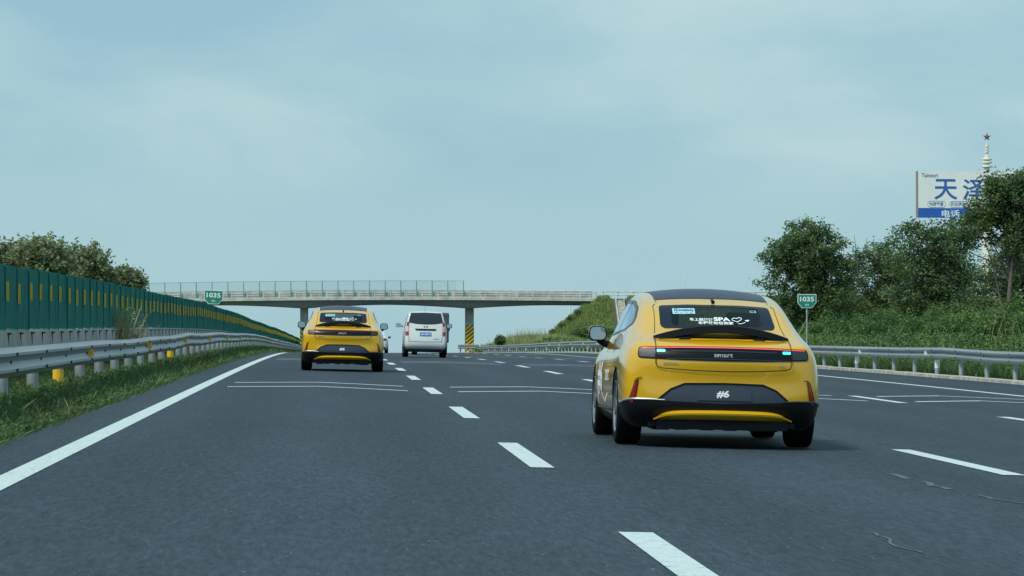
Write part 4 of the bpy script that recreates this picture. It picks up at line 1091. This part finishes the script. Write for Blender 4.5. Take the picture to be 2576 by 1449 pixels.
    o = mobj('body', body, [], g)
    for pf in body.polygons:
        if pf.center.z < .235: pf.material_index = 1
    body.polygons.foreach_set('use_smooth', [True] * len(body.polygons))
    try: body.set_sharp_from_angle(angle=R(40))
    except Exception: pass
    # glass
    def ring(name, outer, innr, axis, off, m):
        bm = bmesh.new(); n = len(outer); k = 5; V = []
        for j in range(k):
            t = j / (k - 1)
            for i in range(n): V.append((outer[i][0] * (1 - t) + innr[i][0] * t, outer[i][1] * (1 - t) + innr[i][1] * t))
        P = project(V, axis, B, off); me = bpy.data.meshes.new(name)
        me.from_pydata([tuple(p) for p in P], [], [(j * n + i, j * n + (i + 1) % n, (j + 1) * n + (i + 1) % n, (j + 1) * n + i) for j in range(k - 1) for i in range(n)])
        bm.free(); return mobj(name, me, m, g, smooth=True)
    def densify(poly, step=.04):
        out = []
        for a, b in zip(poly, poly[1:] + poly[:1]):
            n = max(1, int(math.dist(a, b) / step))
            for i in range(n): out.append((a[0] + (b[0] - a[0]) * i / n, a[1] + (b[1] - a[1]) * i / n))
        return out
    wd = densify(win); wi = [(x * .79, (z - 1.24) * .80 + 1.243) for x, z in wd]
    rw = patch('rear_window', [(x * .84, (z - 1.24) * .88 + 1.243) for x, z in win], 'rear', B, .0015, M['glass'], g)
    fr_ = ring('window_border', wd, wi, 'rear', .004, M['frit']); fr_.parent = rw
    for s, nm in ((-1, 'left'), (1, 'right')):
        sd_ = densify(sidew)
        f_ = ring('side_window_trim', [((y - 1.3) * 1.012 + 1.3, (z - 1.2) * 1.05 + 1.2) for y, z in sd_], [((y - 1.3) * .955 + 1.3, (z - 1.2) * .86 + 1.2) for y, z in sd_], nm, .004, M['frit'])
        w_ = patch('side_window', [((y - 1.3) * .97 + 1.3, (z - 1.2) * .9 + 1.2) for y, z in sidew], nm, B, .001, M['glass_side'], g); f_.parent = w_
        l_ = line_patch('window_pillar', [(1.16, 1.075), (1.02, 1.385)], .05, nm, B, .006, M['frit'], g); l_.parent = w_
    patch('windscreen', rounded([(-.60, 1.38), (.60, 1.38), (.67, 1.08), (-.67, 1.08)], .05), 'front', B, .003, M['glass'], g, cell=.1)
    patch('roof_panel', rounded([(-.55, .44), (0, .41), (.55, .44), (.57, 1.98), (.3, 2.04), (-.3, 2.04), (-.56, 1.98)], [.03, 0, .03, .05, 0, 0, .05]), 'top', B, .005, M['roof_glass'], g, cell=.08)
    q = MB(); q.tube([(0, .22, 1.386), (0, .27, 1.400), (0, .33, 1.412), (0, .38, 1.420)], [.008, .014, .013, .006], 10); q.build('camera_pod', M['black_plastic'], g, smooth=True)
    q = MB(); q.lathe([(.001, -.0), (.018, 0), (.018, .02)], 12, 'y', org=(0, .20, 1.392)); q.build('rear_camera', M['black_gloss'], g)
    # interior
    for s in (-1, 1):
        q = MB(); q.box(s * .36 - .24, s * .36 + .24, 1.15, 1.30, .55, 1.14); q.box(s * .36 - .12, s * .36 + .12, 1.17, 1.27, 1.15, 1.30); q.build('front_seat', M['seat_cloth'], g, bevel=.03)
    q = MB(); q.box(-.58, .58, .30, .46, .55, 1.06); q.build('rear_bench', M['seat_cloth'], g, bevel=.03)
    q = MB(); q.box(-.62, .62, -.15, .33, .98, 1.0); q.box(-.66, .66, 2.2, 2.52, .86, .99); q.build('parcel_shelf', M['interior'], g)
    # tail lamp strip
    lamp = rounded([(-.80, .948), (-.40, .957), (0, .960), (.40, .957), (.80, .948), (.815, .842), (.40, .828), (0, .824), (-.40, .828), (-.815, .842)], [.03, 0, 0, 0, .03, .04, 0, 0, 0, .04], 5)
    lp = patch('tail_lamp', lamp, 'rear', B, .006, M['black_gloss'], g, cell=.04)
    for s in (-1, 1):
        e = patch('lamp_end', rounded([(s * .650, .940), (s * .790, .935), (s * .803, .855), (s * .650, .848)], .02), 'rear', B, .009, M['lamp_smoke'], g); e.parent = lp
        c_ = patch('turn_lamp', rounded([(s * .556, .924), (s * .634, .924), (s * .634, .899), (s * .556, .899)], .009), 'rear', B, .012, M['lamp_cyan'], g, cell=.02); c_.parent = lp
    b_ = line_patch('light_bar', [(-.775, .936), (-.4, .945), (0, .948), (.4, .945), (.775, .936)], .0080, 'rear', B, .011, M['lamp_bar'], g); b_.parent = lp
    for z_, x_ in ((.918, .5), (.846, .55)):
        b2 = line_patch('lamp_rib', [(-x_, z_ - .006), (0, z_), (x_, z_ - .006)], .007, 'rear', B, .009, M['lamp_smoke'], g); b2.parent = lp
    text_patch('badge_lettering', 'smart', (-.012, .878), (.178, .034), 'rear', B, .012, M['badge'], g, .012)
    text_patch('model_badge', '#6BRABUS', (-.505, .795), (.14, .026), 'rear', B, .008, M['chrome'], g, .012, shear=.2)
    text_patch('model_badge', '4WD', (.555, .785), (.06, .024), 'rear', B, .008, M['chrome'], g, .012)
    # tailgate seams
    sm_ = line_patch('tailgate_seam', [(-.640, 1.035), (-.642, .90), (-.645, .80), (-.630, .765), (-.58, .750), (-.3, .735), (0, .728), (.3, .735), (.58, .750), (.630, .765), (.645, .80), (.642, .90), (.640, 1.035)], .008, 'rear', B, .0125, M['seam'], g)
    for s in (-1, 1):
        line_patch('hatch_seam', [(s * .625, 1.075), (s * .605, 1.16), (s * .590, 1.29), (s * .592, 1.335), (s * .565, 1.360)], .006, 'rear', B, .003, M['seam'], g)
        line_patch('roof_seam', [(s * .545, 1.375), (s * .555, 1.415)], .006, 'rear', B, .003, M['seam'], g)
    # plate recess and lower bumper
    rec = rounded([(-.36, .608), (0, .616), (.36, .608), (.50, .545), (.625, .445), (.0, .425), (-.625, .445), (-.50, .545)], [.05, 0, .05, 0, .02, 0, .02, 0], 5)
    pr = patch('plate_recess', rec, 'rear', B, .006, M['grey_plate'], g)
    q = patch('plate_cover', rounded([(-.26, .575), (.26, .575), (.26, .455), (-.26, .455)], .008), 'rear', B, .014, M['grey_plate'], g); q.parent = pr
    t_ = line_patch('recess_edge', [(-.62, .45), (-.50, .552), (-.37, .606), (0, .614), (.37, .606), (.50, .552), (.62, .45)], .018, 'rear', B, .010, M['black_gloss'], g); t_.parent = pr
    text_patch('plate_lettering', '#6', (-.01, .513), (.118, .072), 'rear', B, .019, M['white_letter'], g, .035, shear=.15)
    # black lower bumper: strip wrapped round the tail between the arches
    V = []; nu, nv = 60, 10; cy = .30
    for i in range(nu + 1):
        u = -1 + 2 * i / nu
        for j in range(nv + 1):
            v = j / nv
            # arch edge angle at this height
            ztop = None
            zt_c = .425 + .025 * min(1, abs(u) * 2.0) - max(0, abs(u) - .62) ** 1.3 * .30
            zb_c = .150
            z = zb_c + (zt_c - zb_c) * v
            ye = -math.sqrt(max(.39 ** 2 - (z - .36) ** 2, .0001)) - .004
            th_e = math.atan2(.965, cy - ye)      # from straight back
            th = th_e * math.copysign(abs(u) ** .9, u)
            d = Vector((-math.sin(th), math.cos(th), 0)); org = Vector((0, cy, z)) - d * 4
            h = B.ray_cast(org, d)
            p_ = h[0] if h[0] is not None else B.find_nearest(Vector((0, cy, z)) - d)[0]
            bul = .005 + .007 * math.sin(math.pi * min(1, v * 1.0)) ** .7
            V.append(p_ - d * bul)
    F = [(i * (nv + 1) + j, (i + 1) * (nv + 1) + j, (i + 1) * (nv + 1) + j + 1, i * (nv + 1) + j + 1) for i in range(nu) for j in range(nv)]
    me = bpy.data.meshes.new('b'); me.from_pydata([tuple(p) for p in V], [], F); mobj('lower_bumper', me, M['black_plastic'], g, smooth=True)
    for s in (-1, 1):
        pts = [V[(nu // 2 + s * k) * (nv + 1) + nv] for k in range(12, 31)]
        q = MB(); q.tube([p + Vector((0, -.002, .004)) for p in pts], [.006 + .006 * math.sin(math.pi * i / 18) for i in range(19)], 6); q.build('chrome_trim', M['lamp_smoke'] if s > 0 else M['zinc'], g, smooth=True)
    # yellow diffuser blade
    xs_ = np.linspace(-.655, .655, 41); V = []; F = []
    for x in xs_:
        t = abs(x) / .655; zt_ = .362 - .014 * t ** 2 - .082 * t ** 9 - .012 * t ** 5; zb_ = .272 - .008 * t ** 2
        zt_ = max(zt_, zb_ + .002); zm = zt_ - (zt_ - zb_) * .42
        yb = -1.005 + .12 * t ** 2.6
        for z, dy in ((zt_, .015), (zt_ - .006, -.02), (zm + .01, -.050), (zm - .006, -.046), (zb_, .010), (zb_ - .002, .03)): V.append((x, yb + dy, z))
    for i in range(len(xs_) - 1):
        for k in range(5): F.append((i * 6 + k, i * 6 + k + 1, (i + 1) * 6 + k + 1, (i + 1) * 6 + k))
    MB().add(V, F).build('diffuser_blade', M['car_yellow'], g, smooth=True)
    q = MB(); q.box(-.70, .70, -.80, 3.5, .20, .26); q.box(-.62, .62, -.90, -.7, .175, .28)
    for x in (-.35, -.1, .12, .36): q.box(x - .07, x + .05, -.6, -.2, .16, .22)
    q.box(.40, .60, -.3, .3, .15, .25); q.box(-.60, -.45, -.3, .3, .15, .25)
    q.build('underbody', M['black_plastic'], g)
    # reflectors
    for s in (-1, 1):
        c_ = patch('rear_reflector', rounded([(s * .800, .645), (s * .822, .632), (s * .878, .428), (s * .846, .418), (s * .822, .500)], [.006, .01, .01, .006, 0]), 'rear', B, .009, M['lamp_red'], g, cell=.03)
        line_patch('reflector_surround', [(s * .770, .655), (s * .803, .652), (s * .826, .636), (s * .884, .43)], .009, 'rear', B, .011, M['seam'], g)
        line_patch('reflector_surround', [(s * .803, .645), (s * .822, .500), (s * .845, .418)], .007, 'rear', B, .010, M['black_gloss'], g)
    # spoiler wing
    xs_ = np.linspace(-.645, .645, 45); V = []; F = []
    for x in xs_:
        t = abs(x) / .645; zt_ = 1.160 - .112 * t ** 2.0; th = .070 * (1 - .25 * t ** 4); yb = -.72 + .10 * t ** 2; ch = .20 * (1 - .35 * t ** 3)
        for dy, dz in ((0, 0), (.012, .006), (ch * .5, .004), (ch, -.035), (ch * .95, -.05), (ch * .4, -.045), (.012, -th), (-.004, -th + .006)): V.append((x, yb + dy, zt_ + dz))
    for i in range(len(xs_) - 1):
        for k in range(8): F.append((i * 8 + k, i * 8 + (k + 1) % 8, (i + 1) * 8 + (k + 1) % 8, (i + 1) * 8 + k))
    F += [tuple(range(8)), tuple((len(xs_) - 1) * 8 + k for k in range(8))]
    sp = MB().add(V, F).build('spoiler', M['black_plastic'], g, smooth=True)
    for s in (-1, 1):
        q = MB(); q.box(s * .36 - .012, s * .36 + .012, -.68, -.58, 1.02, 1.115); q.box(s * .355 - .055, s * .355 + .055, -.72, -.56, 1.012, 1.045); q.box(s * .36 + .025, s * .36 + .04, -.69, -.6, 1.03, 1.1)
        o = q.build('strut', M['black_plastic'], g, bevel=.006); o.parent = sp
    # shade under the wing, put in as a dark line across the deck
    line_patch('deck_shade_line', [(-.60, 1.022), (-.3, 1.036), (0, 1.041), (.3, 1.036), (.60, 1.022)], .012, 'rear', B, .009, M['seam'], g)
    patch('matte_deck_patch', rounded([(-.60, 1.050), (-.3, 1.092), (0, 1.105), (.3, 1.092), (.60, 1.050), (.60, 1.012), (0, 1.024), (-.60, 1.012)], .004), 'rear', B, .006, M['car_satin'], g)  # matte patch added so the deck under the wing mirrors no sky
    # side: sill, doors, mirrors, handle, graphics
    for s, nm in ((-1, 'left'), (1, 'right')):
        patch('sill', [(.40, .19), (2.53, .19), (2.54, .30), (2.0, .315), (.9, .315), (.39, .33)], nm, B, .006, M['black_plastic'], g, cell=.12)
        line_patch('sill_trim', [(.40, .335), (1.4, .322), (2.53, .31)], .022, nm, B, .008, M['chrome'], g)
        line_patch('door_seam', [(.52, 1.06), (.47, .85), (.62, .60), (.66, .33)], .007, nm, B, .004, M['seam'], g)
        line_patch('door_seam', [(1.42, 1.05), (1.42, .32)], .007, nm, B, .004, M['seam'], g)
        line_patch('door_seam', [(2.55, 1.0), (2.50, .80), (2.50, .32)], .007, nm, B, .004, M['seam'], g)
        for yh in (.78, 1.62): patch('door_handle', rounded([(yh, .905), (yh + .22, .905), (yh + .22, .875), (yh, .875)], .013), nm, B, .010, M['car_yellow'], g, cell=.04)
        mu = mirror_unit(g, s, s * .985, 2.10, 1.060, .185, .150, M['car_yellow'], M['black_gloss'])
        q = MB(); q.tube([(0 , .03, -.055), (-s * .055, .03, -.095), (-s * .17, .02, -.135)], [.030, .034, .045], 8); q.build('arm', M['black_plastic'], mu, smooth=True)
    text_patch('door_graphic', '#6', (1.98, .62), (.62, .36), 'left', B, .006, M['white_letter'], g, .03, flip=True, shear=-.1)
    text_patch('door_graphic', 'smart', (1.05, .66), (.50, .14), 'left', B, .006, M['white_letter'], g, .02, flip=True)
    line_patch('door_graphic', [(2.30, .34), (2.16, .46)], .03, 'left', B, .006, M['white_letter'], g)
    line_patch('door_graphic', [(1.75, .47), (1.40, .38), (.95, .47)], .025, 'left', B, .006, M['white_letter'], g)
    # window stickers
    patch('window_sticker', rounded([(-.412, 1.318), (-.196, 1.322), (-.198, 1.268), (-.414, 1.262)], .004), 'rear', B, .007, M['sticker'], g)
    text_patch('sticker_lettering', '辽A46042', (-.304, 1.302), (.190, .026), 'rear', B, .010, M['sticker_text'], g, .025)
    text_patch('sticker_lettering', '临 时 行 驶', (-.306, 1.275), (.18, .008), 'rear', B, .010, M['sticker_text'], g, .01)
    text_patch('window_lettering', '车上就能做', (-.150, 1.214), (.225, .030), 'rear', B, .007, M['white_letter'], g, .022)
    text_patch('window_lettering', 'SPA', (.050, 1.221), (.160, .036), 'rear', B, .007, M['white_letter'], g, .04)
    text_patch('window_lettering', '全程放松爽到家', (-.016, 1.184), (.345, .028), 'rear', B, .007, M['white_letter'], g, .022)
    text_patch('window_lettering', 'C3', (.372, 1.300), (.064, .022), 'rear', B, .007, M['sticker'], g, .02)
    def heart(cx, cz, w, h, rot):
        out = []
        for a in np.linspace(0, 2 * math.pi, 26):
            x = 16 * math.sin(a) ** 3 / 32 * w; z = (13 * math.cos(a) - 5 * math.cos(2 * a) - 2 * math.cos(3 * a) - math.cos(4 * a)) / 29 * h
            out.append((cx + x * math.cos(rot) - z * math.sin(rot), cz + x * math.sin(rot) + z * math.cos(rot)))
        return out
    line_patch('window_heart', heart(.196, 1.220, .100, .042, .12), .006, 'rear', B, .007, M['white_letter'], g)
    patch('window_heart', heart(.295, 1.212, .044, .018, .1)[:-1], 'rear', B, .007, M['white_letter'], g)
    line_patch('window_heart', [(.200, 1.180), (.24, 1.183), (.272, 1.196)], .005, 'rear', B, .007, M['white_letter'], g)
    for s in (-1, 1):
        wheel(g, s * .832, 0, .36, .245, s); wheel(g, s * .832, 2.93, .36, .235, s)
    return g
def pose(X, Y): 
    e = .5; sl = (float(zprof(Y + e)) - float(zprof(Y - e))) / (2 * e)
    return (X, Y, zroad(X, Y) + .004), (math.atan(sl), math.atan(float(cross(Y))), 0)
l1, r1 = pose(3.657, 35.6)
car1 = build_fastback('nearest yellow fastback car with lit turquoise tail lamps in the second lane', l1, r1)
car2 = copy_tree(car1, None, skip=('turn_lamp',))
l2, r2 = pose(.175, 86.2); car2.location = l2; car2.rotation_euler = r2
car2['label'] = 'farther yellow fastback car in the left lane, in front of the bridge pier'
dim = mat('lamp_bar_dim', (.45, .04, .04), .35, emit=(.8, .06, .06), estr=.12)
for ch in car2.children:
    for c3 in ch.children:
        if c3.name.startswith('light_bar'):
            c3.data = c3.data.copy(); c3.data.materials[0] = dim

# --- white people carrier
def build_van(label, loc, rot):
    g = empty('white_van', loc, rot, label=label, cat='van')
    T = []
    def st_(y, w, zb, zs, wr, zrail, zt, bw_=None):
        T.append((y, section(((bw_ or w) * .9, zb), [(w * .985, zb + .16), (w, .62), (w * .995, .88), (w * .985, zs), (w * .94, zs + .10)], (wr, zrail), zt, pw=3)))
    y0 = [-.68] * 5 + [-.76, -.76, -.72, -.66, -.62, -.56] + [-.54] * 4
    T.append((y0, section((.70, .30), [(.80, .42), (.80, .62), (.785, .88), (.765, 1.15), (.74, 1.34)], (.64, 1.70), 1.735, pw=3)))
    st_(-.40, .835, .28, 1.10, .66, 1.73, 1.775); st_(.1, .84, .26, 1.08, .67, 1.745, 1.80); st_(1.0, .84, .26, 1.06, .68, 1.75, 1.81)
    st_(1.8, .84, .26, 1.05, .67, 1.72, 1.79); st_(2.2, .84, .26, 1.04, .66, 1.62, 1.69); st_(2.8, .84, .26, 1.0, .68, 1.18, 1.22)
    st_(3.15, .82, .26, .90, .66, 1.02, 1.06, .8); st_(3.45, .72, .30, .72, .58, .84, .88, .7)
    skin = subsurf(loft(T, [-.05, -.06, -.05, -.04, -.03], [.08] * 5), 3); B = bvh_of(skin); skin.materials.append(M['car_white'])
    cuts = []
    for yy in (0, 2.72):
        for s in (-1, 1):
            cuts.append(MB().lathe([(.001, .58 * s), (.345, .58 * s), (.345, 1.2 * s), (.001, 1.2 * s)], 32, 'x', org=(0, yy, .31)).mesh())
            cuts.append(MB().box(.58 if s > 0 else -1.2, 1.2 if s > 0 else -.58, yy - .344, yy + .344, .05, .28).mesh())
    body = boolean(skin, cuts, M['interior']); mobj('body', body, [], g); body.polygons.foreach_set('use_smooth', [True] * len(body.polygons))
    try: body.set_sharp_from_angle(angle=R(40))
    except Exception: pass
    patch('rear_window', rounded([(-.585, 1.715), (0, 1.735), (.585, 1.715), (.665, 1.34), (.35, 1.285), (0, 1.27), (-.35, 1.285), (-.665, 1.34)], [.04, 0, .04, .04, 0, 0, 0, .04]), 'rear', B, .006, M['van_glass'], g)
    for s in (-1, 1):
        a = patch('tail_lamp', rounded([(s * .635, 1.36), (s * .715, 1.36), (s * .775, 1.10), (s * .775, .86), (s * .72, .82), (s * .665, .86), (s * .655, 1.1)], .02), 'rear', B, .012, M['lamp_red'], g)
        a.parent = g
        c_ = patch('clear_lens', [(s * .662, 1.20), (s * .752, 1.20), (s * .772, .99), (s * .662, .99)], 'rear', B, .017, M['lamp_clear'], g); c_.parent = a
    patch('tailgate_garnish', rounded([(-.42, 1.105), (.42, 1.105), (.38, 1.045), (-.38, 1.045)], .02), 'rear', B, .02, M['black_plastic'], g)
    pl = patch('number_plate', rounded([(-.22, .965), (.22, .965), (.22, .825), (-.22, .825)], .012), 'rear', B, .012, M['blue_plate'], g)
    text_patch('plate_lettering', '辽A·82K73', (0, .895), (.38, .085), 'rear', B, .016, M['white_letter'], g, .02)
    for s in (-1, 1):
        patch('emblem', [(s * .012, 1.175), (s * .04, 1.150), (s * .075, 1.185), (s * .085, 1.225), (s * .045, 1.205)], 'rear', B, .012, M['lamp_red'] if False else M['black_gloss'], g, cell=.03)
        line_patch('tailgate_seam', [(s * .665, 1.34), (s * .65, .80), (s * .62, .62)], .012, 'rear', B, .006, M['rim_dark'], g)
        nm = 'left' if s < 0 else 'right'
        patch('side_window', rounded([(-.25, 1.22), (-.2, 1.62), (1.7, 1.64), (2.45, 1.16), (.6, 1.12)], .05), nm, B, .006, M['van_glass'], g, cell=.12)
        mu = mirror_unit(g, s, s * 1.0, 2.35, 1.245, .23, .17, M['car_white'] if s < 0 else M['black_plastic'], M['car_white'] if s < 0 else M['black_plastic'])
        MB().tube([(-s * .08, .02, -.03), (-s * .18, .02, -.05)], .03, 6).build('arm', M['black_plastic'], mu)
    line_patch('bumper_seam', [(-.66, .62), (0, .60), (.66, .62)], .012, 'rear', B, .005, M['rim_dark'], g)
    patch('badge', [(.30, .73), (.52, .73), (.52, .705), (.30, .705)], 'rear', B, .008, M['chrome'], g)
    q = MB(); q.box(-.66, .66, -.66, 3.0, .20, .32); q.box(-.5, -.3, -.6, -.2, .15, .22); q.build('underbody', M['black_plastic'], g)
    MB().tube([(-.02, .3, 1.78), (-.03, .05, 2.02)], .006, 5).build('aerial', M['rim_dark'], g)
    for s in (-1, 1):
        wheel(g, s * .735, 0, .30, .185, s); wheel(g, s * .735, 2.72, .30, .185, s)
    return g
l3, r3 = pose(3.49, 142.8)
build_van('white people carrier with red and clear tail lamps and a blue number plate', l3, r3)

# --- dark grey box van ahead of the white one
l4, r4 = pose(4.86, 188)
g = empty('dark_box_truck', l4, r4, label='dark grey box truck mostly hidden behind the white people carrier', cat='truck')
dark = mat('dark_body', (.06, .06, .06), .5, var=.5, vscale=2.5)
q = MB(); q.box(-.92, .93, -.9, 2.6, .62, 2.15); q.build('box_body', dark, g, bevel=.09)
q = MB(); q.prism([(2.75, .45), (2.75, 1.95), (3.5, 1.9), (4.1, 1.2), (4.2, .45)], -.85, .85, 'x'); q.build('cab', dark, g, bevel=.05)
q = MB(); q.box(-.6, .6, -.85, 4.0, .42, .60); q.build('chassis', M['black_plastic'], g)
MB().box(-.85, .85, -.97, -.90, .46, .58).build('bumper', M['black_plastic'], g)
for s in (-1, 1):
    MB().box(s * .8 - .07, s * .8 + .07, -.935, -.905, .70, .86).build('tail_lamp', M['lamp_red'], g)
    mu = empty('wing_mirror', (s * 1.03, 3.2, 1.42)); mu.parent = g
    MB().box(-.07, .07, -.04, .04, -.17, .17).build('housing', M['black_plastic'], mu, bevel=.02)
    MB().tube([(-s * .16, 0, .1), (0, 0, .1)], .015, 6).build('arm', M['black_plastic'], mu)
    for y in (.1, 3.3): wheel(g, s * .76, y, .36, .22, s)

# --- small white saloon far ahead in the left lane
def build_saloon(label, loc, rot):
    g = empty('white_car', loc, rot, label=label, cat='car'); T = []
    k = .93
    for (y, s5, s8, rail, zt) in ((-.90, (.80, .40), (.78, .92), (.70, .98), 1.0), (-.6, (.86, .36), (.84, .96), (.70, 1.02), 1.05), (-.1, (.88, .36), (.86, .98), (.66, 1.12), 1.18), (.4, (.88, .36), (.85, .98), (.62, 1.36), 1.40),
                                  (.9, (.88, .36), (.85, .97), (.60, 1.43), 1.46), (1.5, (.88, .36), (.85, .95), (.60, 1.42), 1.46), (2.0, (.88, .36), (.85, .93), (.64, 1.2), 1.24), (2.4, (.88, .36), (.84, .90), (.68, .98), 1.02), (3.0, (.86, .36), (.82, .84), (.66, .88), .92), (3.5, (.72, .38), (.70, .66), (.6, .70), .72)):
        T.append((y, section((s5[0] * .92, .2), [s5, (s5[0] + .01, .62), (s5[0], .82), s8, (rail[0] * .5 + s8[0] * .5, (rail[1] + s8[1]) / 2)], rail, zt)))
    skin = subsurf(loft(T, [-.12, -.12, -.08, -.05, -.03], [.1] * 5), 2); B = bvh_of(skin); mobj('body', skin, M['car_white'], g, smooth=True)
    patch('rear_window', rounded([(-.50, 1.34), (.50, 1.34), (.58, 1.08), (-.58, 1.08)], .04), 'rear', B, .006, M['van_glass'], g)
    patch('number_plate', [(-.22, .82), (.22, .82), (.22, .68), (-.22, .68)], 'rear', B, .006, M['blue_plate'], g)
    patch('lower_bumper', [(-.74, .36), (.74, .36), (.70, .22), (-.70, .22)], 'rear', B, .008, M['black_plastic'], g)
    for s in (-1, 1):
        patch('tail_lamp', rounded([(s * .50, .93), (s * .765, .93), (s * .765, .78), (s * .50, .80)], .02), 'rear', B, .01, M['lamp_red'], g)
        mirror_unit(g, s, s * 1.0, 2.1, 1.0, .18, .13, M['black_plastic'], M['black_plastic'])
        for y in (0, 2.7): wheel(g, s * .79, y, .32, .2, s)
    return g
l5, r5 = pose(2.48, 232)
build_saloon('small white car far ahead beside the left yellow car', l5, r5)
